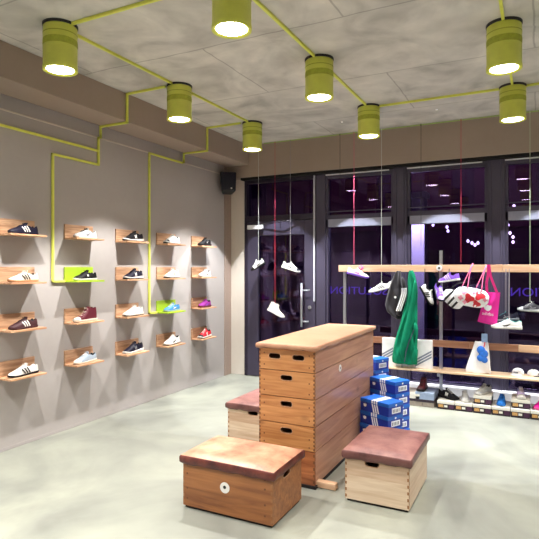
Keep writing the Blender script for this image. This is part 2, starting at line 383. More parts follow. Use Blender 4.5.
pos = {(-3.25, 2.885): 'lime cylinder ceiling lamp nearest the camera in the row by the left wall',
 (-3.25, 4.39): 'lime cylinder ceiling lamp by the left wall, middle one of three in its row',
 (-3.25, 5.93): 'lime cylinder ceiling lamp by the left wall, closest to the speaker',
 (-1.73, 2.885): 'lime cylinder ceiling lamp cut by the top edge of the photo',
 (-1.73, 4.39): 'lime cylinder ceiling lamp above the vaulting box, the larger of two there',
 (-1.73, 5.93): 'lime cylinder ceiling lamp in the centre, close to the glazing above the vaulting box',
 (-.23, 4.39): 'largest lime cylinder ceiling lamp at the right of the photo',
 (-.23, 5.93): 'lime cylinder ceiling lamp at the right, just behind and below the largest one'}
grid = [(x, y) for x in (-3.25, -1.73, -.23, 1.29, 2.82) for y in (5.93, 4.39, 2.885, 1.36, -.2, -1.76)]
first = True
for (x, y) in grid:
    vis = (x, y) in pos
    if vis or (y > -1 and x < 2):
        c = cp if first else copy_tree(cp); first = False
        c.location = (x, y, 3.15)
        c['label'] = pos.get((x, y), 'lime cylinder ceiling lamp outside the frame of the photo')
    l = bpy.data.lights.new('can_light', 'SPOT'); l.energy = 345 if x < -3 else 105; l.spot_size = math.radians(98); l.spot_blend = .35; l.shadow_soft_size = .035; l.color = (1, .975, .935)
    o = bpy.data.objects.new('can_light', l); COL.objects.link(o); o.location = (x, y, 3.14)

emit('added_spot_glow', (255, 250, 240), 1.0)
for k, x in enumerate((-3.42, -2.215, -1.055, .135, 1.305)):  # spots added to throw light arcs onto the transoms
    o = build(MB().lathe([(.012, -.003), (.012, 0)], n=16), 'added_spot', 'added_spot_glow', loc=(x, 6.40, ZC-.001))
    tag(o, 'tiny round spot added in the ceiling for light arcs before the %s' % ('glazed door', 'first fixed window bay', 'second fixed window bay', 'third fixed window bay', 'window bay outside the frame')[k], 'added ceiling spot', 'tiny spots added in the ceiling for light arcs along the glazing')
    l = bpy.data.lights.new('added_spot_light', 'SPOT'); l.energy = 380; l.spot_size = math.radians(63.2); l.spot_blend = .015; l.shadow_soft_size = .02; l.color = (.93, .97, 1)
    o = bpy.data.objects.new('added_spot_light', l); COL.objects.link(o); o.location = (x, 6.40, ZC-.012)
# lime conduits
def conduit(label, runs, r=.011, name='conduit'):
    o0 = runs[0][0]
    mb = MB()
    for run in runs:
        P = [Vector(p)-Vector(o0) for p in run]
        for a, b in zip(P, P[1:]):
            lo = [min(a[i], b[i])-r for i in range(3)]; hi = [max(a[i], b[i])+r for i in range(3)]
            mb.box(lo, hi)
    o = build(mb, name, 'lime_paint', bevel=.003); o.location = o0
    return tag(o, label, 'conduit', 'lime conduits linking the lamps')
zc = ZC-.012
conduit('lime conduit on the ceiling along the lamp row nearest the left wall', [[(-3.25, 2.885+.13, zc), (-3.25, 4.39-.13, zc)], [(-3.25, 4.39+.13, zc), (-3.25, 5.93-.13, zc)], [(-3.25, 4.39-.14, zc), (-3.25, 4.39-.10, zc)]])
conduit('lime conduit on the ceiling along the centre lamp row', [[(-1.73, 1.5, zc), (-1.73, 4.39-.13, zc)], [(-1.73, 4.39+.13, zc), (-1.73, 5.93-.13, zc)]])
conduit('lime conduit on the ceiling along the right lamp row', [[(-.23, 1.5, zc), (-.23, 4.39-.13, zc)], [(-.23, 4.39+.13, zc), (-.23, 5.93-.13, zc)]])
conduit('lime conduit crossing the ceiling from the lamp nearest the camera at left', [[(-3.25+.13, 2.885, zc), (-1.9, 2.885, zc)]])
conduit('lime conduit crossing the ceiling to the two lamps near the glazing', [[(-1.73+.13, 5.93, zc), (-.23-.13, 5.93, zc)], [(-.23+.13, 5.93, zc), (1.29-.13, 5.93, zc)]])
def drop(label, y, pa, pb, shelf, extra=None):
    xb = -3.885+.013; xw = XW+.013
    a = at_x(*pa, XW); b = at_x(*pb, XW)
    zt = (a.z+b.z)/2; zs = shelf[1]
    runs = [[(-3.25-.13, y, zc), (xb, y, zc), (xb, y, 3.187), (xw+.03, y, 3.187), (xw+.03, y, 3.09), (xw, y, 3.09-.012), (xw, y, zt), (xw, b.y, zt), (xw, b.y, zs), (xw, shelf[0], zs)]]
    if extra: e = at_x(*extra, XW); runs.append([(xw, y, e.z), (xw, 2.0, e.z)])
    # keep the bend at the ledge orthogonal
    runs[0].insert(6, (xw, y, 3.07)) ; runs[0][5] = (xw+.03, y, 3.07)
    conduit(label, runs)
SH_Y = [3.11, 3.85, 4.58, 5.305, 6.055]; SH_Z = [1.94, 1.505, 1.08, .655]
drop('lime conduit dropping down the wall to the lime shelf with the black shoe', 4.315, (97, 164), (51.8, 155), (3.85, SH_Z[1]+.011), (97, 151))
drop('lime conduit dropping down the wall to the lime shelf with the blue shoe', 5.835, (179, 162.5), (148.5, 153), (5.31, SH_Z[2]+.011))

# ------------------------------------------------------------------ shoes
WID = [(0, .030), (.15, .033), (.35, .034), (.55, .040), (.72, .045), (.88, .040), (1, .030)]
STY = {
 'low': dict(H=[(0, .078), (.08, .082), (.22, .062), (.36, .078), (.46, .092), (.58, .080), (.72, .060), (.86, .046), (1, .030)], sole=[(0, .022), (.5, .018), (1, .015)], out=.002, ow=.0),
 'court': dict(H=[(0, .088), (.07, .092), (.22, .070), (.36, .084), (.45, .098), (.58, .084), (.72, .064), (.86, .052), (1, .036)], sole=[(0, .026), (.5, .024), (1, .022)], out=.003, ow=.003),
 'runner': dict(H=[(0, .094), (.07, .098), (.2, .076), (.34, .094), (.44, .110), (.56, .094), (.70, .070), (.86, .050), (1, .034)], sole=[(0, .036), (.4, .028), (.8, .02), (1, .024)], out=.005, ow=.006),
 'high': dict(H=[(0, .138), (.1, .142), (.25, .136), (.36, .146), (.44, .140), (.53, .100), (.66, .068), (.84, .052), (1, .034)], sole=[(0, .026), (.5, .024), (1, .024)], out=.003, ow=.003)}
def endw(t, a=.07, b=.16):
    k = 1
    if t < a: k = math.sqrt(max(0, 1-((a-t)/a)**2))
    if t > 1-b: k = math.sqrt(max(0, 1-((t-(1-b))/b)**2.2))
    return max(k, .03)
def shoe(parent, style='low', L=.28, upper='w', sole='w', lining='k', lace='w', mark=None, mark_c='k', toe=None, tab=None, outsole=None):
    S = STY[style]; H = lambda t: interp(S['H'], t); SO = lambda t: interp(S['sole'], t)
    W = lambda t: interp(WID, t)*endw(t); X = lambda t: (t-.5)*L
    spring = lambda t: .012*max(0, (t-.8)/.2)**2
    p = 2.4
    def sidey(t, z):
        z0 = SO(t); h = H(t)
        if t > .06 and t < .42: h = h*1.25
        q = min(max((z-z0)/(h-z0), 0), .995)
        return W(t)*(1-q**p)**(1/p)
    T = [0, .012, .035, .07, .11, .16, .22, .28, .34, .39, .43, .47, .52, .58, .64, .70, .76, .82, .87, .91, .945, .97, .988, 1]
    NA = 18
    up = MB(); li = MB(); tc = MB(); ht = MB()
    rows = []
    for t in T:
        h = H(t); z0 = SO(t)+spring(t)-.004; w = W(t); row = []
        if t == 0 or t == 1: h = z0+(h-z0)*.8
        opening = .05 < t < .41
        for k in range(NA+1):
            a = PI*k/NA; c = math.cos(a); s = math.sin(a)
            y = w*(1 if c >= 0 else -1)*abs(c)**(2/p); z = z0+(h-z0)*s**(2/p)
            if opening and abs(c) < .62:
                y = w*c*1.05; z = z0+(h-z0)*(.86 if abs(c) > .5 else .35)
            elif opening:
                y = w*(1 if c > 0 else -1)*max(abs(c)**(2/p), .78); z = z0+(h-z0)*min(1, (s/.78)**.8)
            row.append(Vector((X(t), y, z)))
        rows.append(row)
    def quad(mb, i, k): mb.add([rows[i][k], rows[i+1][k], rows[i+1][k+1], rows[i][k+1]], [(0, 1, 2, 3)])
    for i in range(len(T)-1):
        tm = (T[i]+T[i+1])/2
        for k in range(NA):
            c = math.cos(PI*(k+.5)/NA)
            if .05 < tm < .41 and abs(c) < .60: quad(li, i, k)
            elif toe and tm > .83: quad(tc, i, k)
            elif tab and tm < .06 and 5 < k < 12: quad(ht, i, k)
            else: quad(up, i, k)
    for mb, j in ((up, 0), (up, len(T)-1)): mb.add(rows[j], [tuple(range(NA+1))])
    def weld(mb, name, mat, sm=True):
        o = build(mb, name, mat, parent, smooth=sm)
        bm = bmesh.new(); bm.from_mesh(o.data); bmesh.ops.remove_doubles(bm, verts=bm.verts, dist=1e-5); bmesh.ops.recalc_face_normals(bm, faces=bm.faces); bm.to_mesh(o.data); bm.free()
        return o
    weld(up, 'upper', upper); weld(li, 'lining', lining)
    if toe: weld(tc, 'toe_cap', toe)
    if tab: weld(ht, 'heel_tab', tab)
    def slab(z_lo, z_hi, grow, name, mat):
        rings = []
        for t in [0, .015, .05, .1, .2, .35, .5, .65, .78, .86, .92, .96, .985, 1]:
            w = W(t)+grow; xx = X(t)+(grow*.9 if t > .5 else -grow*.9)*(abs(t-.5)*2)**4
            a = z_lo(t); b = z_hi(t)
            rings.append([Vector((xx, -w, b)), Vector((xx, -w-.001, (a+b)/2)), Vector((xx, -w*.94, a)), Vector((xx, w*.94, a)), Vector((xx, w+.001, (a+b)/2)), Vector((xx, w, b))])
        build(MB().rings(rings), name, mat, parent, bevel=.0015)
    ob = (lambda t: spring(t)+(S['out'] if outsole else 0))
    slab(ob, lambda t: SO(t)+spring(t), .0035+S['ow']*.6, 'midsole' if outsole else 'sole', sole)
    if outsole: slab(lambda t: spring(t), lambda t: spring(t)+S['out']+.003, .0045+S['ow']*.6, 'outsole', outsole)
    # tongue and laces
    t0 = .40; tz = H(.46)
    tx = X(.40)
    Mt = Matrix.Translation((tx+.012, 0, tz-.03)) @ Matrix.Rotation(math.radians(-18), 4, 'Y')
    build(MB().box((-.004, -.019, 0), (.004, .019, .046), Mt), 'tongue', upper, parent, bevel=.003)
    lm = MB()
    for k in range(6):
        t = .47+k*.045; z = H(t)+spring(t)
        pts = [Vector((X(t)+.003*j, yy, z-.0005-(abs(yy)/.022)**2*.005)) for j, yy in ((0, -.02), (1, -.01), (1.5, 0), (1, .01), (0, .02))]
        lm.tube(pts, .0026, 6)
    b0 = Vector((X(.47), 0, H(.47)+.003))
    for sgn in (1, -1):
        lm.tube([b0, b0+Vector((.002, sgn*.012, .008)), b0+Vector((.004, sgn*.022, .002)), b0+Vector((.002, sgn*.010, -.0))], .0022, 6)
    build(lm, 'laces', lace, parent, smooth=True)
    # side marks follow the side of the upper
    def strip(mbs, pts, wd):
        for side, mb in ((1, mbs[0]), (-1, mbs[1])):
            vs = []; n = len(pts)
            for i, (x, z) in enumerate(pts):
                xa, za = pts[max(i-1, 0)]; xb, zb = pts[min(i+1, n-1)]
                dx, dz = xb-xa, zb-za; l = math.hypot(dx, dz) or 1
                wv = wd[i] if isinstance(wd, list) else wd
                for q in (-1, 1):
                    px, pz = x-dz/l*wv/2*q, z+dx/l*wv/2*q
                    vs.append(Vector((px, side*(sidey(px/L+.5, pz)+.0034), pz)))
            mb.add(vs, [(2*i, 2*i+2, 2*i+3, 2*i+1) for i in range(n-1)])
    lerp = lambda a, b, n=6: [(a[0]+(b[0]-a[0])*i/n, a[1]+(b[1]-a[1])*i/n) for i in range(n+1)]
    if mark:
        mm = (MB(), MB()); k = L/.28
        if mark == 'three':
            for j in range(3):
                x = (-.040+j*.025)*k; strip(mm, lerp((x, .022), (x+.028*k, .074 - j*.005)), .0135)
        elif mark == 'N':
            x = -.018*k; z0, z1 = .034, .078
            strip(mm, lerp((x, z0), (x+.009, z1)), .012); strip(mm, lerp((x+.009, z1-.004), (x+.026, z0+.004)), .012); strip(mm, lerp((x+.026, z0), (x+.035, z1-.006)), .012)
        elif mark == 'swoosh':
            pts = [(.035, .036), (.018, .031), (.0, .034), (-.02, .044), (-.045, .060)]
            strip(mm, pts, [.006, .019, .020, .012, .003])
        elif mark == 'patch':
            strip(mm, lerp((-.012, .05), (.012, .05)), .02)
        elif mark == 'bars':
            strip(mm, lerp((-.05, .05), (.02, .036)), .012); strip(mm, lerp((-.01, .04), (.01, .066)), .008)
        for m1 in mm: build(m1, {'three': 'side_stripes', 'N': 'side_letter', 'swoosh': 'side_emblem', 'patch': 'side_emblem', 'bars': 'side_panel'}[mark], mark_c, parent, smooth=True, fix=False)
C = {}
for k_, rgb in dict(w=(214, 212, 208), k=(13, 12, 17), navy=(19, 17, 38), gum=(176, 132, 96), brown=(66, 38, 42), silver=(182, 184, 184), maroon=(88, 28, 40), cream=(214, 204, 190), ice=(150, 164, 178),
    grey=(120, 120, 126), sky=(58, 118, 166), purple=(132, 40, 128), violet=(120, 78, 190), red=(188, 36, 48), pink=(226, 92, 156), lilac=(190, 170, 220), blue=(38, 118, 206), magenta=(214, 34, 148), teal=(60, 170, 170), darkgrey=(56, 54, 60), royal=(34, 60, 130)).items():
    C[k_] = flat('shoe_'+k_, rgb, .55, var=.07, scale=60, spec=.3)
def S(**k): return {a: (C[b] if a in ('upper', 'sole', 'lining', 'lace', 'mark_c', 'toe', 'tab', 'outsole') and b else b) for a, b in k.items()}

# wall shelves, five columns of four
def shelf(col, row, lime, label):
    y0 = SH_Y[col]; z0 = SH_Z[row]
    r = thing('wall_shelf', (XW, y0, z0), label, 'shelf', 'wall shelves holding single shoes')
    W = .378
    build(MB().box((.001, 0, .0), (.019, W, .155)), 'back_board', 'lime_board' if lime else 'oak_board', r, bevel=.002)
    build(MB().box((.019, 0, 0), (.185, W, .018)), 'shelf_board', 'lime_board' if lime else 'oak_edge', r, bevel=.002)
    return r
WS = [
 [('navy shoe with three white stripes and white heel tab', S(style='low', upper='navy', sole='navy', lining='k', lace='navy', mark='three', mark_c='w', tab='w')),
  ('white shoe with three black stripes on a gum sole', S(style='low', upper='cream', sole='gum', lining='k', lace='w', mark='three', mark_c='k', tab='k')),
  ('dark brown shoe with three white stripes', S(style='low', upper='brown', sole='brown', lining='k', lace='k', mark='three', mark_c='w', tab='w')),
  ('white shoe with three black stripes on a dark sole', S(style='low', upper='w', sole='k', lining='w', lace='w', mark='three', mark_c='k', tab='k'))],
 [('silver grey low sneaker with black collar details', S(style='low', upper='silver', sole='w', lining='k', lace='k', mark='swoosh', mark_c='grey')),
  ('flat black shoe with white sole and white side spot', S(style='low', upper='k', sole='w', lining='k', lace='k', mark='patch', mark_c='w')),
  ('maroon canvas high top with cream toe cap', S(style='high', L=.27, upper='maroon', sole='cream', lining='k', lace='cream', toe='cream')),
  ('pale blue canvas shoe with cream toe cap and sole', S(style='low', upper='ice', sole='cream', lining='k', lace='w', toe='cream', tab='k'))],
 [('black running shoe with white side letter, topmost', S(style='runner', L=.285, upper='k', sole='w', lining='k', lace='k', mark='N', mark_c='w', tab='w', outsole='k')),
  ('navy black running shoe with white side letter, second from top', S(style='runner', L=.285, upper='navy', sole='w', lining='k', lace='k', mark='N', mark_c='w', outsole='k')),
  ('plain white running shoe with black outsole', S(style='runner', L=.285, upper='w', sole='w', lining='w', lace='w', mark='bars', mark_c='w', outsole='k')),
  ('navy running shoe with grey side letter and white sole', S(style='runner', L=.285, upper='navy', sole='w', lining='k', lace='darkgrey', mark='N', mark_c='grey'))],
 [('white running shoe with black toe and heel lining', S(style='runner', upper='w', sole='w', lining='k', lace='w', toe='k', mark='bars', mark_c='silver', outsole='k')),
  ('white chunky shoe with small black side patch', S(style='runner', upper='cream', sole='w', lining='w', lace='w', mark='patch', mark_c='k', outsole='k')),
  ('light blue shoe with white side marks', S(style='low', upper='sky', sole='ice', lining='sky', lace='w', mark='bars', mark_c='w', toe='sky')),
  ('white running shoe with black swirl details', S(style='runner', upper='w', sole='w', lining='k', lace='w', mark='swoosh', mark_c='k', outsole='k'))],
 [('black shoe with small white side mark', S(style='runner', L=.275, upper='k', sole='k', lining='k', lace='k', mark='patch', mark_c='w')),
  ('white shoe with black collar and laces', S(style='court', L=.275, upper='w', sole='w', lining='k', lace='k', mark='swoosh', mark_c='k', tab='k')),
  ('purple running shoe', S(style='court', L=.275, upper='purple', sole='maroon', lining='k', lace='purple', mark='swoosh', mark_c='violet')),
  ('red and black running shoe with white side letter', S(style='runner', L=.275, upper='red', sole='w', lining='k', lace='w', toe='k', mark='N', mark_c='w', outsole='k'))]]
colname = ['leftmost column', 'second column', 'middle column', 'fourth column', 'last column']
SHOE_R = []
for c in range(5):
    for rw in range(4):
        nm, st = WS[c][rw]
        lime = (c, rw) in ((1, 1), (3, 2))
        shelf(c, rw, lime, ('lime green' if lime else 'oak') + ' wall shelf under the ' + nm.replace(' running', '').replace(' and white side spot', ''))
        yc = SH_Y[c]+.185
        t = thing('shoe', (XW+.104, yc, SH_Z[rw]+.0185), '%s, in the %s' % (nm, colname[c]), 'shoe', 'single shoes displayed on the wall shelves', rotz=-PI/2+math.radians(random.uniform(2, 9)))
        st['L'] = st.get('L', .28)+.035
        shoe(t, **st); SHOE_R.append(t)

# ------------------------------------------------------------------ vaulting box and stools
def capsule(w, h, n=8):
    r = h/2; pts = []
    for k in range(n+1): a = -PI/2+PI*k/n; pts.append((w/2-r+r*math.cos(a), r*math.sin(a)))
    for k in range(n+1): a = PI/2+PI*k/n; pts.append((-w/2+r+r*math.cos(a), r*math.sin(a)))
    return pts
def plate(name, w, h, thk, holes, M, mat, parent, bevel=.002):
    """upright board in local x,z, thickness along +y; holes = [(x,z,w,h)]"""
    bm = bmesh.new(); loops = [[(-w/2, 0), (w/2, 0), (w/2, h), (-w/2, h)]]
    for (hx_, hz, hw, hh) in holes: loops.append([(hx_+a, hz+b) for a, b in capsule(hw, hh)])
    es = []
    for lp in loops:
        vs = [bm.verts.new((a, 0, b)) for a, b in lp]
        es += [bm.edges.new((vs[i], vs[(i+1) % len(vs)])) for i in range(len(vs))]
    bmesh.ops.triangle_fill(bm, edges=es, use_beauty=True)
    g = bmesh.ops.extrude_face_region(bm, geom=list(bm.faces))
    for v in [e for e in g['geom'] if isinstance(e, bmesh.types.BMVert)]: v.co.y += thk
    bmesh.ops.recalc_face_normals(bm, faces=bm.faces); bm.transform(M)
    me = bpy.data.meshes.new(name); bm.to_mesh(me); bm.free(); me.materials.append(MATS[mat])
    o = bpy.data.objects.new(name, me); COL.objects.link(o); o.parent = parent
    return o
def rim_mb(hx_, hz, hw, hh, M, g=.005, off=.0012):
    a = capsule(hw+2*g, hh+2*g); b = capsule(hw, hh); n = len(a)
    vs = [M @ Vector((hx_+p, -off, hz+q)) for p, q in a]+[M @ Vector((hx_+p, -off, hz+q)) for p, q in b]+[M @ Vector((hx_+p, .015, hz+q)) for p, q in b]
    return MB().add(vs, [(i, (i+1) % n, n+(i+1) % n, n+i) for i in range(n)]+[(n+i, n+(i+1) % n, 2*n+(i+1) % n, 2*n+i) for i in range(n)])
def crate(parent, w, d, z0, z1, mats, holes, joints=None, jmat='joint_dark', name='section', gap=.006):
    """hollow section: boards front(-y)/right/back/left as one mesh each, origin at centre of plan"""
    h = z1-z0-gap
    sec = thing(name, (0, 0, z0), None, None); sec.parent = parent
    dd = d-.0364
    specs = {'front': (w, Matrix.Translation((0, -d/2, 0))), 'right': (dd, Matrix.Translation((w/2, 0, 0)) @ Matrix.Rotation(PI/2, 4, 'Z')),
             'back': (w, Matrix.Translation((0, d/2, 0)) @ Matrix.Rotation(PI, 4, 'Z')), 'left': (dd, Matrix.Translation((-w/2, 0, 0)) @ Matrix.Rotation(-PI/2, 4, 'Z'))}
    for s_, (ww, M) in specs.items():
        hs = holes.get(s_, [])
        plate('board', ww, h, .018, hs, M, mats[0] if s_ in ('front', 'back') else mats[1], sec)
        if s_ in ('front', 'right') and hs:
            mb = MB()
            for q in hs: r_ = rim_mb(*q, M); mb.add(r_.v, r_.f)
            build(mb, 'hole_rim', mats[2], sec, fix=False)
    if joints:
        n, jw, jh = joints
        for sx in (-1, 1):
            jm = MB(); jm.box((sx*(w/2-.001)-.0008, -d/2-.0003, 0), (sx*(w/2-.001)+.0008, -d/2+.002, h))
            for i in range(n):
                zz = h*(i+.5)/n
                jm.box((min(sx*(w/2-.001), sx*(w/2-.001-jw)), -d/2-.0012, zz-jh/2), (max(sx*(w/2-.001), sx*(w/2-.001-jw)), -d/2+.002, zz+jh/2))
            build(jm, 'finger_joints', jmat, sec)
        jm = MB(); jm.box((w/2-.002, -d/2+.001, 0), (w/2+.0006, -d/2+.004, h))
        for i in range(n-1):
            zz = h*(i+1)/n
            jm.box((w/2-.002, -d/2+.001, zz-jh/2), (w/2+.0012, -d/2+.001+jw*.6, zz+jh/2))
        build(jm, 'finger_joints', jmat, sec)
    return sec
def cushion(parent, w, d, z0, z1, mat, skirt_mat, skirt=.03, name='padded_lid', puff=.012):
    nx, ny = 14, 14; g = []
    top = MB(); rows = []
    for i in range(nx+1):
        row = []
        for j in range(ny+1):
            u = i/nx*2-1; v = j/ny*2-1
            e = (1-abs(u)**10)*(1-abs(v)**10)
            row.append(Vector((u*w/2*(1-.0*abs(v)), v*d/2, z1-puff*2*(1-e)-puff*.5*(u*u+v*v)*.5)))
        rows.append(row)
    n = ny+1; vs = [p for r_ in rows for p in r_]
    top.add(vs, [(i*n+j, (i+1)*n+j, (i+1)*n+j+1, i*n+j+1) for i in range(nx) for j in range(ny)])
    o = build(top, name, mat, parent, smooth=True)
    rng = [rows[i][0] for i in range(nx+1)]+[rows[nx][j] for j in range(1, ny+1)]+[rows[i][ny] for i in range(nx-1, -1, -1)]+[rows[0][j] for j in range(ny-1, 0, -1)]
    rr = []
    for (gz, gg) in ((0, 0), (.003, .003), (.010, .006), (.02, .007), (.034, .006), (.041, .0), (.044, -.012)):
        ring = []
        for p_ in rng:
            dirv = Vector((p_.x/(w/2), p_.y/(d/2), 0)); dirv = Vector((dirv.x**9, dirv.y**9, 0))
            wob = .0035*math.sin(p_.x*41+p_.y*37)+.002*math.sin(p_.x*97-p_.y*71)
            zb = z0-skirt*0
            f_ = gz/.044
            ring.append(Vector((p_.x+dirv.x*gg, p_.y+dirv.y*gg, p_.z*(1-f_)+(zb+wob)*f_)))
        rr.append(ring)
    mb = MB().rings(rr, cap=False)
    build(mb, 'skirt', skirt_mat, o, smooth=True)
    return o
# tall vaulting box
vb = thing('vaulting_box', (-1.72, 4.465, 0), 'tall wooden vaulting box of stacked sections with a flat tan padded top', 'vaulting box')
vw, vd = .47, 1.57; vm = ('vault_wood', 'vault_wood_side', 'oak_edge')
build(MB().box((-vw/2-.01, -vd/2-.012, 0), (vw/2+.01, -vd/2+.09, .022)).box((-vw/2-.01, vd/2-.09, 0), (vw/2+.01, vd/2+.012, .022)).box((vw/2-.03, -vd/2, 0), (vw/2+.006, vd/2, .016)), 'rubber_foot', 'rubber', vb)
crate(vb, vw, vd, .022, .275, ('vault_base_wood', 'vault_wood_side', 'oak_edge'), {}, (5, .012, .022), name='base_section')
hs = (.098, .038)
for (a, b) in ((.275, .461), (.461, .664), (.664, .864)):
    crate(vb, vw, vd, a, b, vm, {'front': [(0, b-a-.055, *hs)], 'back': [(0, b-a-.055, *hs)]}, (6, .011, .016), name='box_section')
crate(vb, vw, vd, .864, 1.03, vm, {'front': [(-.10, .105, *hs), (.10, .105, *hs)], 'back': [(0, .1, *hs)]}, (5, .011, .016), name='top_section')
cushion(vb, vw+.03, vd+.03, 1.026, 1.083, 'lid_tan', 'lid_tan', puff=.007)
build(MB().box((vw/2-.02, -vd/2+.03, .004), (vw/2+.15, -vd/2+.085, .05)), 'foot_bar', 'rail_wood', vb, bevel=.004)
build(MB().lathe([(.03, 0), (.03, .002)], (vw/2+.001, at_x(340, 368, -1.485).y-4.465, at_x(340, 368, -1.485).z), axis='X'), 'round_badge', 'sticker_white', vb)
build(MB().lathe([(.008, .0), (.008, .003)], (vw/2+.001, at_x(340, 368, -1.485).y-4.465, at_x(340, 368, -1.485).z), axis='X'), 'badge_mark', 'print_grey', vb)
sc = MB()
for z_ in (.30, .36, .50, .60, .70, .78, .90, .99):
    for sx in (-1, 1): sc.lathe([(.006, 0), (.006, -.0015)], (sx*(vw/2-.045), -vd/2, z_), axis='Y', n=10)
build(sc, 'screws', 'joint_dark', vb)
# stools
def stool(name, label, x0, x1, y0, y1, mats, lid, holes, jm, H=.37, J=(7, .012, .02)):
    w = x1-x0; d = y1-y0
    r = thing(name, ((x0+x1)/2, (y0+y1)/2, 0), label, 'stool')
    build(MB().box((-w/2+.012, -d/2+.012, 0), (w/2-.012, d/2-.012, .018)), 'rubber_foot', 'rubber', r)
    crate(r, w, d, .018, H-.03, mats, holes, J, jm, name='box_body')
    cushion(r, w+.026, d+.026, H-.068, H+.012, *lid, puff=.008)
    return r
fs = stool('box_stool', 'brown wooden box stool with worn leather lid and round white badge, nearest the camera', -2.185, -1.495, 2.995, 3.45, ('brown_stool_wood', 'brown_stool_wood', 'oak_edge'), ('lid_worn', 'lid_edge_red'),
      {'right': [(-.02, .265, .1, .034)], 'left': [(0, .265, .1, .034)]}, 'joint_soft')
bx = at_y(224.5, 488, 2.99)
build(MB().lathe([(.036, 0), (.036, -.003)], (bx.x+1.84, -.2275, bx.z), axis='Y', n=32), 'round_badge', 'sticker_white', fs)
build(MB().lathe([(.011, -.002), (.011, -.005)], (bx.x+1.84, -.2275, bx.z+.004), axis='Y', n=20), 'badge_mark', 'black_plastic', fs)
sc = MB()
for z_ in (.07, .14, .24, .30):
    for x_ in (-.31, .29): sc.lathe([(.007, 0), (.007, -.0015)], (x_, -.2275, z_), axis='Y', n=10)
build(sc, 'screws', 'joint_dark', fs)
stool('box_stool', 'pale pine box stool with brown leather lid, right of the vaulting box', -1.222, -.772, 3.60, 4.24, ('pine_panel', 'pine_panel_side', 'oak_edge'), ('lid_mauve', 'lid_mauve_dark'),
      {'front': [(-.03, .27, .1, .034)], 'back': [(0, .27, .1, .034)]}, 'joint_soft')
stool('box_stool', 'pale pine box stool with brown leather lid, half hidden left of the vaulting box', -2.655, -2.17, 4.36, 5.04, ('pine_panel', 'pine_panel_side', 'oak_edge'), ('lid_mauve', 'lid_mauve_dark'),
      {'front': [(.03, .27, .1, .034)], 'back': [(0, .27, .1, .034)]}, 'joint_soft')

# ------------------------------------------------------------------ blue shoe boxes
def blue_box(hb=.115, w=.33, d=.205):
    r = thing('shoe_box', (0, 0, 0), 'x', 'shoe box', 'blue shoe boxes stacked beside the vaulting box')
    build(MB().box((-w/2+.002, -d/2+.002, 0), (w/2-.002, d/2-.002, hb-.004)), 'box_body', 'blue_box', r, bevel=.002)
    lid = build(MB().box((-w/2, -d/2, hb-.035), (w/2, d/2, hb-.0015)), 'lid', 'blue_lid', r, bevel=.003)
    st = MB()
    for k in range(3):
        x = .0+k*.026-.03
        M = Matrix.Identity(4)
        st.box((x, -d/2-.0012, hb-.03), (x+.016, -d/2+.001, hb-.0012)); st.box((x, -d/2-.001, hb-.0022), (x+.016, d/2, hb-.0004))
        sl = .16
        st.add([(x, -d/2+.0008, hb-.036), (x+.016, -d/2+.0008, hb-.036), (x+.016+.02, -d/2+.0008, .004), (x+.02, -d/2+.0008, .004)], [(0, 1, 2, 3)])
    build(st, 'white_stripes', 'white_print', lid, fix=False)
    build(MB().box((w/2-.003, -.055, .02), (w/2+.0008, .06, .068)), 'label_sticker', 'white_print', r)
    pr = MB()
    for k in range(5): pr.box((w/2, -.045+k*.02, .028), (w/2+.0014, -.036+k*.02, .058))
    build(pr, 'label_print', 'print_grey', r)
    tr = MB(); tr2 = MB()
    for a in (-.5, 0, .5):                                        # three-leaf emblem on the ends and the long side
        for q in range(1):
            M = Matrix.Translation((w/2+.0012+.0008*a, 0, .082)) @ Matrix.Rotation(a, 4, 'X')
            tr.add([M @ Vector((0, y_, z_)) for y_, z_ in ((0, 0), (.006, .006), (.005, .015), (0, .02), (-.005, .015), (-.006, .006))], [tuple(range(6))])
            M = Matrix.Translation((-w/2+.06, -d/2-.0012+.0008*a, .04)) @ Matrix.Rotation(a, 4, 'Y')
            tr.add([M @ Vector((y_, 0, z_)) for y_, z_ in ((0, 0), (.010, .010), (.008, .025), (0, .034), (-.008, .025), (-.010, .010))], [tuple(range(6))])
    build(tr, 'emblem', 'white_print', r, fix=False)
    return r
bb = blue_box(); used = [False]
def bstack(cx, cy, n, rz, where, hb=.115):
    for k in range(n):
        c = bb if not used[0] else copy_tree(bb); used[0] = True
        c.location = (cx+random.uniform(-.008, .008), cy+random.uniform(-.008, .008), k*hb); c.rotation_euler = (0, 0, rz+random.uniform(-.04, .04))
        lv = 'topmost' if k == n-1 else ('lowest' if k == 0 else ['second', 'third', 'fourth', 'fifth', 'sixth'][n-2-k]+' from top')
        c['label'] = 'blue white-striped shoe box, %s in the %s' % (lv, where)
def centre(pts, z):
    q = [at_z(*p_, z) for p_ in pts]; a = (q[0]+q[2])/2; e = q[1]-q[0]
    return a.x, a.y, math.atan2(e.y, e.x)
ax, ay, ar = centre([(356.7, 396.7), (384, 403.6), (396.8, 400)], .46)
bstack(ax+.045, ay, 4, ar, 'front stack behind the right stool')
bx_, by_, br = centre([(364, 375.8), (391, 382), (404, 379.3)], .575)
bstack(bx_+.06, by_, 5, br, 'middle stack behind the right stool')
bstack(-1.62, 5.62, 6, br+.03, 'tallest stack near the bench')

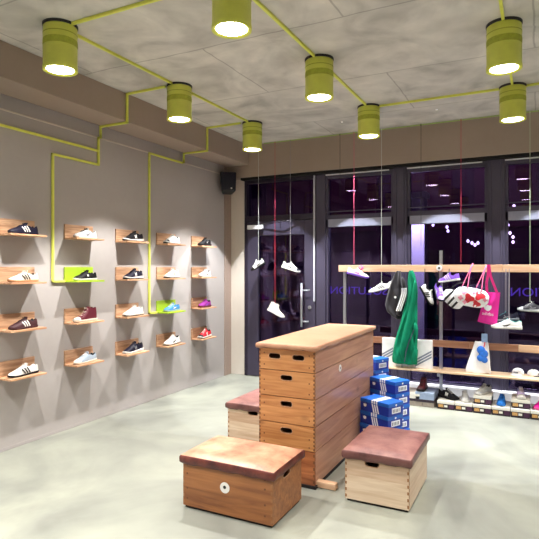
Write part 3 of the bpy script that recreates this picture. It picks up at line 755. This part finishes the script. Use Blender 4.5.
# ------------------------------------------------------------------ display rack: rails, posts, bench
YR = 6.62
rk = thing('display_rack', (.3, YR, 0), 'long display rack with wooden rails, grey posts and low pale bench by the glazing', 'display rack')
X0 = -2.33-.3; X1 = 3.1
build(MB().box((X0, -.02, 1.602), (-.66+0, .012, 1.688)), 'top_rail', 'rail_wood', rk, bevel=.003)
build(MB().box((-.657, -.02, 1.602), (1.4, .012, 1.688)), 'top_rail', 'rail_wood', rk, bevel=.003)
build(MB().box((1.403, -.02, 1.602), (X1, .012, 1.688)), 'top_rail', 'rail_wood', rk, bevel=.003)
for a, b, m in ((X0+.25, -1.02, 'rail_wood_brown'), (-1.017, -.5, 'rail_wood_brown'), (-.497, .1, 'rail_wood'), (.103, 1.6, 'rail_wood_brown'), (1.603, X1, 'rail_wood_brown')):
    build(MB().box((a, -.02, .702), (b, .012, .782)), 'middle_rail', m, rk, bevel=.003)
for a, b in ((X0+.25, -1.34), (-1.337, .2), (.203, 1.7), (1.703, X1)):
    build(MB().box((a, -.165, .414), (b, .14, .436)), 'bench_board', 'bench_wood', rk, bevel=.004)
for px in (-2.26, -1.045, .17, 1.385, 2.6):
    x = px-.3
    top = 1.86 if abs(px+1.045) < .01 else 1.60
    build(MB().box((x-.018, .014, 0), (x+.018, .048, top)), 'post', 'steel', rk, bevel=.003)
    build(MB().box((x-.018, -.15, .37), (x+.018, .048, .406)), 'bench_bracket', 'steel', rk, bevel=.003)
bc = at_y(439.3, 268, YR-.025)
o = build(MB().lathe([(.014, -.02), (.034, -.02), (.034, 0), (.014, 0)], (bc.x-.3, -.021, bc.z), axis='Y'), 'round_knob', 'sticker_white', rk, smooth=False)
build(MB().lathe([(.013, -.022), (.013, 0)], (bc.x-.3, -.021, bc.z), axis='Y'), 'knob_hole', 'black_plastic', o)

# ------------------------------------------------------------------ cloth things
def drape(levels, y, th, folds=3, amp=.25, n=36, seed=1):
    """closed hanging cloth form: levels = [(z, x_left, x_right, thickness factor)]"""
    rnd = random.Random(seed); ph = [rnd.uniform(0, 6) for _ in range(4)]
    rings = []
    for (z, xl, xr, tf) in levels:
        c = (xl+xr)/2; w = (xr-xl)/2; ring = []
        for k in range(n):
            a = 2*PI*k/n
            ca, sa = math.cos(a), math.sin(a)
            rr = 1+amp*.35*math.sin(folds*a*1+ph[0]+z*5)+amp*.2*math.sin(2*folds*a+ph[1]-z*9)
            ring.append(Vector((c+w*abs(ca)**.8*(1 if ca > 0 else -1), y+th*tf*sa*rr+.012*math.sin(z*17+ca*4+ph[2]), z+.006*math.sin(5*a+ph[3]))))
        rings.append(ring)
    return MB().rings(rings)
def px_levels(rows, y):
    out = []
    for (py, xl, xr, tf) in rows:
        a = at_y(xl, py, y); b = at_y(xr, py, y); out.append((a.z, a.x, b.x, tf))
    # resample smoothly
    res = []
    for i in range(len(out)-1):
        for k in range(4):
            u = k/4; res.append(tuple(out[i][j]*(1-u)+out[i+1][j]*u for j in range(4)))
    res.append(out[-1]); return res
def local(mb, o0): mb.v = [v-Vector(o0) for v in mb.v]; return mb
flat('green_cloth', (4, 122, 88), .85, var=.14, scale=9, bump=.4, spec=.2)
flat('black_cloth', (22, 18, 26), .8, var=.2, scale=12, sheen=.2)
flat('tote_pink', (222, 30, 150), .6, var=.06, scale=14)
flat('tote_strap', (196, 22, 110), .6)
flat('white_cloth', (242, 242, 244), .7, var=.04, scale=20)
flat('grey_stripe', (128, 136, 156), .6)
flat('red_print', (204, 30, 48), .6); flat('pink_print', (238, 150, 178), .6)
y = YR-.13
g0 = (-1.45, y, .435)
gj = thing('jacket', g0, 'bright green jacket hanging from the top rail down to the bench', 'jacket')
build(local(drape(px_levels([(270.5, 409, 413, .35), (275, 408.5, 415, .6), (283, 408, 417, .8), (292, 408, 418, 1), (302, 406, 417, 1.1), (318, 402, 417.5, 1.15), (332, 397.5, 417.5, 1.15), (348, 393.5, 417.5, 1.1), (358, 391.8, 417.5, 1.05), (363, 392.5, 417, .9)], y), y, .055, 4, .8, 48, 3), g0), 'jacket_body', 'green_cloth', gj, smooth=True, subsurf=1)
sl = [at_y(a, b, y-.055) for a, b in ((415, 279), (414, 300), (410, 322), (405, 340), (401, 356), (403, 362))]
build(local(MB().tube(sl, [.018, .035, .045, .048, .04, .03], 14), g0), 'sleeve', 'green_cloth', gj, smooth=True, subsurf=1)
sl = [at_y(a, b, y-.05) for a, b in ((415, 322), (416, 336), (416, 350), (413, 364))]
build(local(MB().tube(sl, [.03, .04, .045, .035], 14), g0), 'sleeve', 'green_cloth', gj, smooth=True, subsurf=1)
zp = [at_y(a, b, y-.105) for a, b in ((414, 330), (409, 342), (406, 352), (404.5, 362))]
build(local(MB().tube(zp, .005, 6), g0), 'zipper', 'print_grey', gj)
hk = [at_y(411, 272, y), at_y(411.5, 269, YR-.06), at_y(411.5, 264.5, YR-.03), at_y(411.5, 263.8, YR)]
y = YR-.075
g1 = (-1.56, y, 1.1)
bj = thing('jacket', g1, 'black jacket with white sleeve stripes hanging from the top rail', 'jacket')
build(local(drape(px_levels([(271, 397, 401, .4), (276, 394, 401, .7), (285, 390, 402, 1), (295, 387, 404, 1.05), (305, 385.5, 404, 1.05), (311, 387, 403, 1), (317, 394, 401.5, .8), (319, 397, 400, .6)], y), y, .05, 3, .6, 40, 9), g1), 'jacket_body', 'black_cloth', bj, smooth=True, subsurf=1)
slv = [at_y(a, b, y-.04) for a, b in ((402, 276), (405.5, 290), (404, 300), (400, 311), (398, 316))]
sv = build(local(MB().tube(slv, [.02, .035, .04, .038, .03], 12), g1), 'sleeve', 'black_cloth', bj, smooth=True, subsurf=1)
for dx in (-2.0, 0, 2.0):
    st = [at_y(a+dx, b, y-.083) for a, b in ((404, 288), (404, 294), (402, 301), (398.5, 311))]
    build(local(MB().tube(st, .009, 6), g1), 'white_stripe', 'white_cloth', sv)
c = at_y(395.3, 297.2, y-.064)
build(local(MB().lathe([(.014, 0), (.014, -.006)], c, axis='Y'), g1), 'round_emblem', 'white_cloth', bj)

# tote
y = YR-.06
c = at_y(489.5, 308, y); g2 = (c.x, y, 1.0)
tt = thing('tote_bag', g2, 'magenta tote bag with white leaf emblem hanging from the top rail', 'bag')
P = [at_y(a, b, y) for a, b in ((485.5, 292), (500.3, 292.5), (496.8, 326.2), (477.5, 321.5))]
def inter(P, u, v): return P[0].lerp(P[1], u).lerp(P[3].lerp(P[2], u), v)
front = []; back = []
nU, nV = 10, 12; mb = MB()
def bul(u, v): return .028*math.sin(PI*min(max(u, .02), .98))**.5*(.35+.65*v)*(1 if v < .93 else .6)+.004*math.sin(u*9+v*6)
fr = [[inter(P, i/nU, j/nV)+Vector((0, -bul(i/nU, j/nV), 0)) for j in range(nV+1)] for i in range(nU+1)]
bk = [[inter(P, i/nU, j/nV)+Vector((0, bul(i/nU, j/nV)*.4+.002, 0)) for j in range(nV+1)] for i in range(nU+1)]
n = nV+1
mb.add([p_ for r_ in fr for p_ in r_], [(i*n+j, (i+1)*n+j, (i+1)*n+j+1, i*n+j+1) for i in range(nU) for j in range(nV)])
mb.add([p_ for r_ in bk for p_ in r_], [(i*n+j, i*n+j+1, (i+1)*n+j+1, (i+1)*n+j) for i in range(nU) for j in range(nV)])
ef = [fr[0][j] for j in range(n)]+[fr[i][nV] for i in range(1, nU+1)]+[fr[nU][j] for j in range(nV-1, -1, -1)]
eb = [bk[0][j] for j in range(n)]+[bk[i][nV] for i in range(1, nU+1)]+[bk[nU][j] for j in range(nV-1, -1, -1)]
m_ = len(ef); mb.add(ef+eb, [(i, i+1, m_+i+1, m_+i) for i in range(m_-1)])
build(local(mb, g2), 'bag_body', 'tote_pink', tt, smooth=False)
sm = MB()
for pts, off in ((((487, 292), (486.5, 283), (488, 275), (488.5, 264.5)), -.02), (((497, 292.5), (493.5, 284), (490.5, 276), (489, 264.5)), -.03)):
    q = [at_y(a, b, y+off) for a, b in pts]
    for a, b in zip(q, q[1:]):
        sm.add([a+Vector((-.014, 0, 0)), a+Vector((.014, 0, 0)), b+Vector((.014, 0, 0)), b+Vector((-.014, 0, 0)), a+Vector((-.014, .004, 0)), a+Vector((.014, .004, 0)), b+Vector((.014, .004, 0)), b+Vector((-.014, .004, 0))], [(0,1,2,3),(7,6,5,4),(0,4,5,1),(3,2,6,7),(0,3,7,4),(1,5,6,2)])
build(local(sm, g2), 'strap', 'tote_strap', tt)
ec = at_y(488, 310.2, y-.04); em = MB()
for a in (-.62, 0, .62):
    M = Matrix.Translation(ec-Vector(g2)+Vector((0, -.002*a-.004, 0))) @ Matrix.Rotation(a-.08, 4, 'Y')
    pts = [(0, -.012), (.016, .006), (.021, .034), (.012, .056), (0, .064), (-.012, .056), (-.021, .034), (-.016, .006)]
    em.prism([(0, 0)], 0, 0) if False else em.add([M @ Vector((p_[0], 0, p_[1])) for p_ in pts], [tuple(range(8))])
for k in range(3):
    M = Matrix.Translation(ec-Vector(g2)) @ Matrix.Rotation(-.08, 4, 'Y')
build(em, 'leaf_emblem', 'white_print', tt, fix=False)
M = Matrix.Translation(ec-Vector(g2)+Vector((-.002, -.002, -.042))) @ Matrix.Rotation(.1, 4, 'Y') @ Matrix.Rotation(PI/2, 4, 'X')
build(text_mb('adidas', .05, M, .001), 'bag_print', 'white_print', tt, fix=False)

# duffel: white with red flowers
y = YR-.13; c = at_y(471, 296.5, y)
db = thing('duffel_bag', (c.x, y, c.z), 'white barrel bag with red and pink flower print hanging by pink handles', 'bag', rot=(0, math.radians(9), 0))
rings = []
for k in range(15):
    u = k/14; xx = (u-.5)*.385; q = (1-abs(2*u-1)**4)**.5 if 0 < k < 14 else .35
    rings.append([Vector((xx, .085*q*math.cos(2*PI*j/20), .118*q*math.sin(2*PI*j/20)*(1 if math.sin(2*PI*j/20) < 0 else .85))) for j in range(20)])
bd = build(MB().rings(rings), 'bag_body', 'white_cloth', db, smooth=True)
def blot(mb, cx_, cz_, r_, petals=5):
    vs = []; n_ = 24
    for j in range(n_):
        a = 2*PI*j/n_; rr = r_*(1+.25*math.cos(petals*a)); X_ = cx_+rr*math.cos(a); Z_ = cz_+rr*math.sin(a)
        q = (1-abs(X_/.21)**4)**.5 if abs(X_) < .2 else .4
        hh = .118*q*(1 if Z_ < 0 else .85); vs.append(Vector((X_, -.085*q*math.sqrt(max(.02, 1-(Z_/hh)**2))-.003, Z_)))
    q0 = (1-abs(cx_/.21)**4)**.5; hh = .118*q0
    vs.append(Vector((cx_, -.085*q0*math.sqrt(max(.02, 1-(cz_/hh)**2))-.004, cz_)))
    mb.add(vs, [(j, (j+1) % n_, n_) for j in range(n_)])
for q in ((-.01, -.02, .05), (.098, .03, .050), (.075, -.07, .04)): rf = MB(); blot(rf, *q, 3); build(rf, 'red_flower', 'red_print', bd, smooth=True)
for q in ((-.075, .05, .032), (-.10, -.03, .026), (.03, .06, .022), (.16, -.01, .02), (-.05, -.07, .022)): pf = MB(); blot(pf, *q, 4); build(pf, 'pink_flower', 'pink_print', bd, smooth=True)
hm = MB()
ztop = 1.70-c.z
for x_ in (-.08, .07):
    hm.tube([(x_-.035, -.05, .07), (x_-.02, -.03, .14), (x_, .04, .24), (x_+.02, .06, ztop-.05), (x_+.03, .09, ztop), ], .006, 6)
    hm.tube([(x_+.035, -.05, .07), (x_+.03, -.03, .14), (x_+.02, .04, .24), (x_+.025, .06, ztop-.05), (x_+.035, .09, ztop)], .006, 6)
build(hm, 'handles', flat('pink_handle', (214, 96, 140), .6), db, smooth=True)
# black and white striped bag behind
y = YR-.02; c = at_y(453, 299, YR-.12)
o = thing('shoulder_bag', (c.x, YR-.12, c.z), 'small white and black shoulder bag left of the flower print bag', 'bag', rot=(0, math.radians(42), 0))
rings = []
for k in range(11):
    u = k/10; q = (1-abs(2*u-1)**3)**.5 if 0 < k < 10 else .4
    rings.append([Vector(((u-.5)*.26, .05*q*math.cos(2*PI*j/16), .085*q*math.sin(2*PI*j/16))) for j in range(16)])
build(MB().rings(rings), 'bag_body', 'white_cloth', o, smooth=True)
s_ = MB()
for x_ in (-.06, 0, .06): s_.lathe([(.0515, x_-.012), (.0515, x_+.012)], n=20, axis='X')
s_.v = [Vector((v.x, v.y, v.z*1.68)) for v in s_.v]
build(s_, 'black_bands', 'black_cloth', o); build(MB().tube([(-.10, 0, .05), (-.09, .03, .16), (-.03, .04, .25)], .006, 6), 'strap', 'black_cloth', o, smooth=True)

# white panel box with grey stripes, on the bench behind the green jacket
a = at_y(382, 366, YR-.09); b = at_y(432, 366, YR-.09)
wb = thing('carton', ((a.x+b.x)/2, YR-.055, .437), 'large white carton with slanted grey stripes on the bench behind the green jacket', 'box')
w2 = (b.x-a.x)/2
build(MB().box((-w2, -.035, 0), (w2, .03, .345)), 'carton_body', 'white_cloth', wb, bevel=.006)
st = MB()
for xa, xb_, za in ((w2-.20, w2-.004, .015), (-w2+.004, -w2+.14, .06)):
    st = MB()
    for k in range(3):
        zb_ = za+(xb_-xa)*.62; dz = k*.034
        st.add([(xa, -.0365, za+dz), (xb_, -.0365, zb_+dz), (xb_, -.0365, zb_+dz+.022), (xa, -.0365, za+dz+.022)], [(0, 1, 2, 3)])
    build(st, 'grey_stripes', 'grey_stripe', wb, fix=False)

# white cloth with blue print hanging over the middle rail
y = YR-.055
c = at_y(479, 358, y); g = (c.x, y, .445)
tw = thing('cloth_bag', g, 'white cloth bag with blue print standing on the bench against the rail', 'bag')
build(local(drape(px_levels([(341.5, 475, 488, .5), (344, 474, 488.5, .6), (352, 471.5, 489.5, .9), (362, 468, 490.2, 1.1), (369, 465.5, 491, 1.1), (371.5, 465.5, 491, 1.0)], y), y, .035, 2, .35, 36, 5), g), 'bag_body', 'white_cloth', tw, smooth=True)
flat('blue_print', (36, 112, 214), .6, var=.2, scale=30); flat('pale_tag', (134, 160, 196), .5, var=.15, scale=30)
pb = MB()
for (px, py, r_) in ((481, 350, .046), (483.5, 354, .050), (480.5, 358, .040), (484.5, 360, .036)):
    q = at_y(px, py, y-.042); pb.lathe([(.002, -.010), (r_*.7, -.008), (r_, 0), (r_, .006)], q, axis='Y', n=14)
build(local(pb, g), 'blue_print', 'blue_print', tw, smooth=True)
q = at_y(484.5, 338, y-.03)
build(local(MB().box(tuple(q-Vector((.032, .004, .05))), tuple(q+Vector((.032, .004, .05)))), g), 'paper_tag', 'pale_tag', tw, bevel=.003)
build(local(MB().tube([at_y(485, 342, y-.03), at_y(484, 347, y-.045)], .006, 6), g), 'tag_cord', 'red_print', tw)

# caps on the bench
def cap(px, py, crown, brim, label, rz):
    c = at_z(px, py, .437)
    o = thing('cap', (c.x, c.y, .437), label, 'cap', rotz=rz)
    build(MB().lathe([(.082, 0), (.084, .02), (.078, .05), (.06, .078), (.03, .094), (.004, .098)], n=24), 'crown', crown, o, smooth=True)
    vs = []; 
    top = [Vector((.07*math.cos(a)*1.0, .078*math.sin(a), .012)) for a in [(-PI/2)+PI*k/12 for k in range(13)]]
    outr = [Vector((.08+.075*math.cos(a), .075*math.sin(a), .006-.006*abs(math.sin(a)))) for a in [(-PI/2)+PI*k/12 for k in range(13)]]
    mb = MB(); lo = [v-Vector((0, 0, .004)) for v in top+outr]; n_ = 13
    mb.add(top+outr, [(k, k+1, n_+k+1, n_+k) for k in range(12)]); mb.add(lo, [(k, n_+k, n_+k+1, k+1) for k in range(12)])
    mb.add(outr+lo[n_:], [(k, k+1, n_+k+1, n_+k) for k in range(12)])
    build(mb, 'brim', brim, o, smooth=True)
    build(MB().lathe([(.006, .096), (.007, .101), (.002, .104)], n=10), 'button', brim, o)
    o.scale = (.78, .78, .7)
    pm = MB()
    for k in range(4): pm.box((.072, -.03+k*.016, .03), (.086, -.02+k*.016, .048))
    build(pm, 'front_print', 'print_grey', o)
    return o
cap(518, 374, 'white_cloth', 'white_cloth', 'white cap with dark print lying on the bench, the left of two', -1.9)
cap(533.5, 375.5, 'white_cloth', 'black_cloth', 'white cap with black brim on the bench at the right edge of the photo', -.4)

# ------------------------------------------------------------------ threads with hanging shoes
YT = 6.92
o = build(local(MB().tube([(-3.6, YT, ZC-.02), (XR-.02, YT, ZC-.02)], .008, 6), (-3.6, YT, ZC-.02)), 'cable', 'cable_green', loc=(-3.6, YT, ZC-.02))
tag(o, 'thin pale green cable running along the ceiling edge above the glazing', 'cable')
for nm_, rgb_ in dict(th_white=(196, 200, 196), th_red=(190, 44, 74), th_black=(26, 22, 30), th_grey=(150, 144, 150), th_pink=(214, 84, 124), th_lime=(190, 204, 170)).items(): flat(nm_, rgb_, .7)
def thread(px, end_py, mat, label, yend=YT, r=.0028):
    e = at_y(px, end_py, yend); t = at_y(px, end_py, YT); top = Vector((t.x, YT, ZC-.02))
    if abs(yend-YT) > .01: top = Vector((at_y(px, 140, YT).x, YT, ZC-.02))
    o = build(local(MB().tube([top, e], r, 6).lathe([(.008, -.01), (.008, .01)], top, n=8), e), 'thread', mat, loc=e)
    tag(o, label, 'thread', 'coloured threads hanging from the ceiling cable'); return e
def hang(px, py, label, st, rz, tilt=0, y=YT, roll=0, group='shoes hanging on threads before the glazing'):
    c = at_y(px, py, y)
    t = thing('shoe', (c.x, c.y, c.z-.03), label, 'shoe', group, rot=(roll, tilt, rz))
    shoe(t, **st); return t
thread(258.5, 261, 'th_white', 'white thread holding the small white shoe by the door edge')
hang(258.5, 265.5, 'white and black shoe hanging by a white thread at the left of the door', S(style='runner', L=.23, upper='w', sole='k', lining='k', lace='k', mark='bars', mark_c='k', toe='k'), -2.4, .5)
thread(275, 305, 'th_red', 'red thread holding the cream high top before the door')
hang(275.5, 312, 'cream high top hanging toe down by a red thread before the door', S(style='high', L=.27, upper='cream', sole='w', lining='cream', lace='cream', toe='cream'), .15, .45)
thread(290.3, 262, 'th_grey', 'grey thread holding the white and navy shoe before the door')
hang(290.5, 268, 'white and navy shoe hanging by a grey thread left of the door handle', S(style='runner', L=.27, upper='w', sole='w', lining='navy', lace='navy', mark='bars', mark_c='navy', toe='navy'), .2, .3)
thread(340, 200, 'th_black', 'black thread hanging before the first fixed pane')
thread(354, 264, 'th_pink', 'pink thread holding the pink laced shoe at the left end of the top rail', yend=YR-.09)
ps = hang(357.5, 274, 'white and lilac shoe with pink laces hanging before the top rail', S(style='court', L=.275, upper='w', sole='violet', lining='k', lace='pink', mark='bars', mark_c='pink'), .25, .25, y=YR-.12)
build(MB().tube([(.01, 0, .085), (-.012, .01, .12), (.0, .02, .15), (.022, .012, .14), (.024, 0, .11), (.015, 0, .088)], .006, 6).tube([(.02, 0, .085), (.045, -.01, .115), (.05, -.012, .14), (.034, -.012, .13), (.02, 0, .09)], .006, 6), 'lace_bow', C['pink'], ps, smooth=True)
thread(381.5, 282, 'th_white', 'white thread holding the white shoe left of the black jacket')
hang(381.5, 288, 'white shoe with grey mark hanging left of the black jacket', S(style='court', L=.33, upper='w', sole='w', lining='darkgrey', lace='darkgrey', mark='three', mark_c='grey'), 3.35, .25)
thread(421, 246, 'th_black', 'black thread hanging right of the added white pillar')
thread(461, 262, 'th_red', 'red thread ending above the flower print bag')
thread(530, 302, 'th_lime', 'pale green thread holding the dark shoe at the right edge')
hang(530.5, 309, 'dark shoe with white toe hanging by a pale green thread at the right edge', S(style='runner', L=.27, upper='darkgrey', sole='silver', lining='k', lace='w', toe='silver', mark='bars', mark_c='grey'), 3.3, -.05)
g_ = 'shoes hanging from the top rail'
def cord(a, b, mat='th_black', label='dark cord tying a hanging shoe to the top rail'):
    o = build(local(MB().tube([a, b], .004, 6), a), 'cord', mat, loc=a); tag(o, label, 'cord', 'dark cords on the top rail'); return o
hang(425.5, 294, 'white and black shoe hanging heel up right of the green jacket', S(style='court', L=.26, upper='w', sole='k', lining='k', lace='k', mark='three', mark_c='k'), -.2, 1.0, y=YR-.06, group=g_)
hang(439, 292, 'violet and navy shoe hanging on the rail beside the rack post', S(style='court', L=.26, upper='violet', sole='navy', lining='k', lace='w', toe='lilac', mark='bars', mark_c='w'), -1.1, .7, y=YR-.07, group=g_)
hang(449, 279, 'lilac striped shoe hanging close under the rail above the shoulder bag', S(style='low', L=.26, upper='violet', sole='w', lining='k', lace='w', mark='three', mark_c='lilac'), 2.9, .15, y=YR-.05, group=g_)
hang(506, 318, 'navy and grey shoe hanging behind the white one, right of the magenta tote', S(style='court', L=.27, upper='navy', sole='grey', lining='k', lace='teal', mark='bars', mark_c='grey'), 3.1, .1, y=YR-.02, group=g_)
hang(506.5, 326, 'white shoe with teal collar and black curved mark, right of the magenta tote', S(style='runner', L=.31, upper='w', sole='w', lining='teal', lace='teal', mark='swoosh', mark_c='k', toe='w', tab='teal'), 3.14, .0, y=YR-.1, group=g_)
for px, py0, yy in ((424.5, 285, YR-.05), (438, 284, YR-.06), (449, 273.5, YR-.05), (506, 314, YR-.02), (509, 321, YR-.09)):
    a_ = at_y(px, py0, yy); cord(a_, Vector((a_.x, YR-.026, 1.64)), 'th_black' if px < 500 else 'th_grey', 'dark cord tying a hanging shoe to the top rail' if px < 500 else 'grey cord tying a shoe right of the magenta tote')

# loudspeaker in the corner
c = at_y(228.5, 183.5, 6.82)
sp = thing('loudspeaker', (c.x, 6.80, c.z), 'black wall loudspeaker mounted in the corner under the beam', 'loudspeaker', rot=(math.radians(-8), 0, math.radians(38)))
mb = MB().box((-.125, -.10, -.15), (.125, .10, .15))
for i, v in enumerate(mb.v):
    if v.y > 0: v.x *= .7
    if v.z < 0: v.x *= .86
build(mb, 'cabinet', 'black_plastic', sp, bevel=.02, seg=3)
build(MB().box((-.105, -.106, -.13), (.105, -.1, .135)), 'grille', flat('grille_navy', (20, 20, 34), .8, var=.4, scale=300), sp, bevel=.004)
build(MB().lathe([(.012, -.11), (.012, -.106)], (.04, 0, -.105), axis='Y'), 'badge', 'sticker_white', sp)
build(MB().tube([(0, .09, 0), (-.02, .18, .01)], .012, 8), 'bracket', 'black_plastic', sp)

# ------------------------------------------------------------------ shoe boxes with shoes along the glazing
flat('box_dark', (46, 34, 44), .6); flat('box_white', (226, 224, 214), .55, var=.03); flat('label_gold', (196, 152, 92), .5, var=.2, scale=80); flat('box_greyblue', (150, 168, 196), .55, var=.06)
def small_box(hb=.097, w=.190, d=.33, body='box_dark', lid='box_white'):
    r = thing('shoe_box', (0, 0, 0), 'x', 'shoe box', 'dark shoe boxes in a row on the floor before the glazing')
    build(MB().box((-w/2+.002, -d/2+.002, 0), (w/2-.002, d/2-.002, hb-.02)), 'box_body', body, r, bevel=.002)
    build(MB().box((-w/2, -d/2, hb-.034), (w/2, d/2, hb)), 'lid', lid, r, bevel=.003)
    build(MB().box((-w/2+.015, -d/2-.001, .022), (-w/2+.07, -d/2+.003, .056)), 'gold_label', 'label_gold', r)
    build(MB().box((-w/2+.078, -d/2-.001, .026), (-w/2+.115, -d/2+.003, .050)), 'white_label', 'box_white', r)
    build(MB().box((-w/2+.13, -d/2-.0005, .014), (-w/2+.19, -d/2+.003, .062)), 'plum_label', flat('label_plum', (70, 36, 66), .6), r)
    return r
sb = small_box(); first = True
xs = [at_y(445.6, 410, 6.44).x+k*.1965 for k in range(6)]
desc = ['at the rack post', 'second from the rack post', 'third from the rack post', 'fourth from the rack post', 'fifth from the rack post', 'at the right edge of the photo']
for k, x in enumerate(xs):
    c = sb if first else copy_tree(sb); first = False
    c.location = (x, 6.605, 0); c.rotation_euler = (0, 0, 0)
    c['label'] = 'gold-labelled dark shoe box in the floor row, ' + (desc[k] if k < 6 else 'outside the frame beyond the right edge')
    if k in (2, 4, 7):
        e = copy_tree(sb); e.location = (x+.004, 6.625, .098)
        e['label'] = 'dark shoe box stacked upon the floor row, ' + {2: 'third from the rack post', 4: 'fifth from the rack post', 7: 'outside the frame beyond the right edge'}[k]
# light boxes left of the post
def carton(px, w, z0, h, lid, label, yc=6.61, body='box_white'):
    x = at_y(px, 405, 6.44).x
    r = thing('shoe_box', (x, yc, z0), label, 'shoe box', 'pale shoe boxes left of the rack post')
    build(MB().box((-w/2+.002, -.16, 0), (w/2-.002, .16, h-.02)), 'box_body', body, r, bevel=.002)
    build(MB().box((-w/2, -.163, h-.03), (w/2, .163, h)), 'lid', lid, r, bevel=.003)
    return r
flat('box_buff', (150, 140, 128), .6)
carton(414.5, .175, 0, .085, 'box_dark', 'low buff shoe box on the floor left of the grey blue one', body='box_buff')
carton(428, .14, 0, .085, 'box_dark', 'low pale shoe box on the floor close to the rack post', body='box_buff')
carton(424.5, .22, .086, .085, 'box_greyblue', 'grey blue shoe box under the maroon boot', body='box_greyblue')
carton(411, .20, .086, .06, 'box_white', 'flat white shoe box left of the maroon boot')
g_ = 'shoes standing on the boxes by the glazing'
def stand(x, z, label, st, rz, y=6.60):
    t = thing('shoe', (x, y, z), label, 'shoe', g_, rotz=rz); shoe(t, **st)
stand(at_y(422, 395, 6.55).x, .172, 'maroon high boot standing on the grey blue shoe box', S(style='high', L=.25, upper='maroon', sole='k', lining='k', lace='k', toe='brown'), -PI/2-.1, y=6.57)
stand(xs[0]+.01, .0975, 'black shoe with white mark on the box at the rack post', S(style='runner', L=.27, upper='k', sole='k', lining='k', lace='w', mark='N', mark_c='w'), -.5)
stand(xs[1]+.0, .0975, 'pale grey shoe on the second box from the rack post', S(style='court', L=.26, upper='silver', sole='w', lining='grey', lace='w', mark='swoosh', mark_c='lilac'), -PI/2+.15)
stand(xs[2]+.004, .1955, 'silver grey shoe on the stacked box third from the rack post', S(style='court', L=.26, upper='silver', sole='w', lining='darkgrey', lace='grey', toe='silver'), -PI/2-.5)
stand(xs[3], .0975, 'bright blue shoe on the fourth box from the rack post', S(style='court', L=.27, upper='blue', sole='blue', lining='royal', lace='royal', mark='swoosh', mark_c='sky'), -PI/2)
stand(xs[4]+.004, .1955, 'white and lilac shoe on the stacked box fifth from the rack post', S(style='court', L=.26, upper='lilac', sole='w', lining='grey', lace='w', toe='w'), -PI/2+.1)
stand(xs[5]+.02, .0975, 'magenta shoe on the box at the right edge of the photo', S(style='runner', L=.28, upper='magenta', sole='pink', lining='maroon', lace='pink'), -PI/2-.5)

# ------------------------------------------------------------------ world, camera, view
w = bpy.data.worlds.new('night'); bpy.context.scene.world = w; w.use_nodes = True
bg = w.node_tree.nodes['Background']; bg.inputs[0].default_value = (.014, .006, .034, 1); bg.inputs[1].default_value = 1.0
cam = bpy.data.cameras.new('camera'); co = bpy.data.objects.new('camera', cam); COL.objects.link(co)
co.location = CAMP; co.rotation_euler = (PI/2, 0, YAW)
cam.sensor_width = 36; cam.lens = 36*FPX/539; cam.shift_y = -1.5/539; cam.clip_start = .05; cam.clip_end = 100
sc_ = bpy.context.scene; sc_.camera = co
sc_.view_settings.view_transform = 'Standard'; sc_.view_settings.look = 'None'; sc_.view_settings.gamma = 1; sc_.view_settings.exposure = -0.1
sc_.view_settings.use_curve_mapping = False
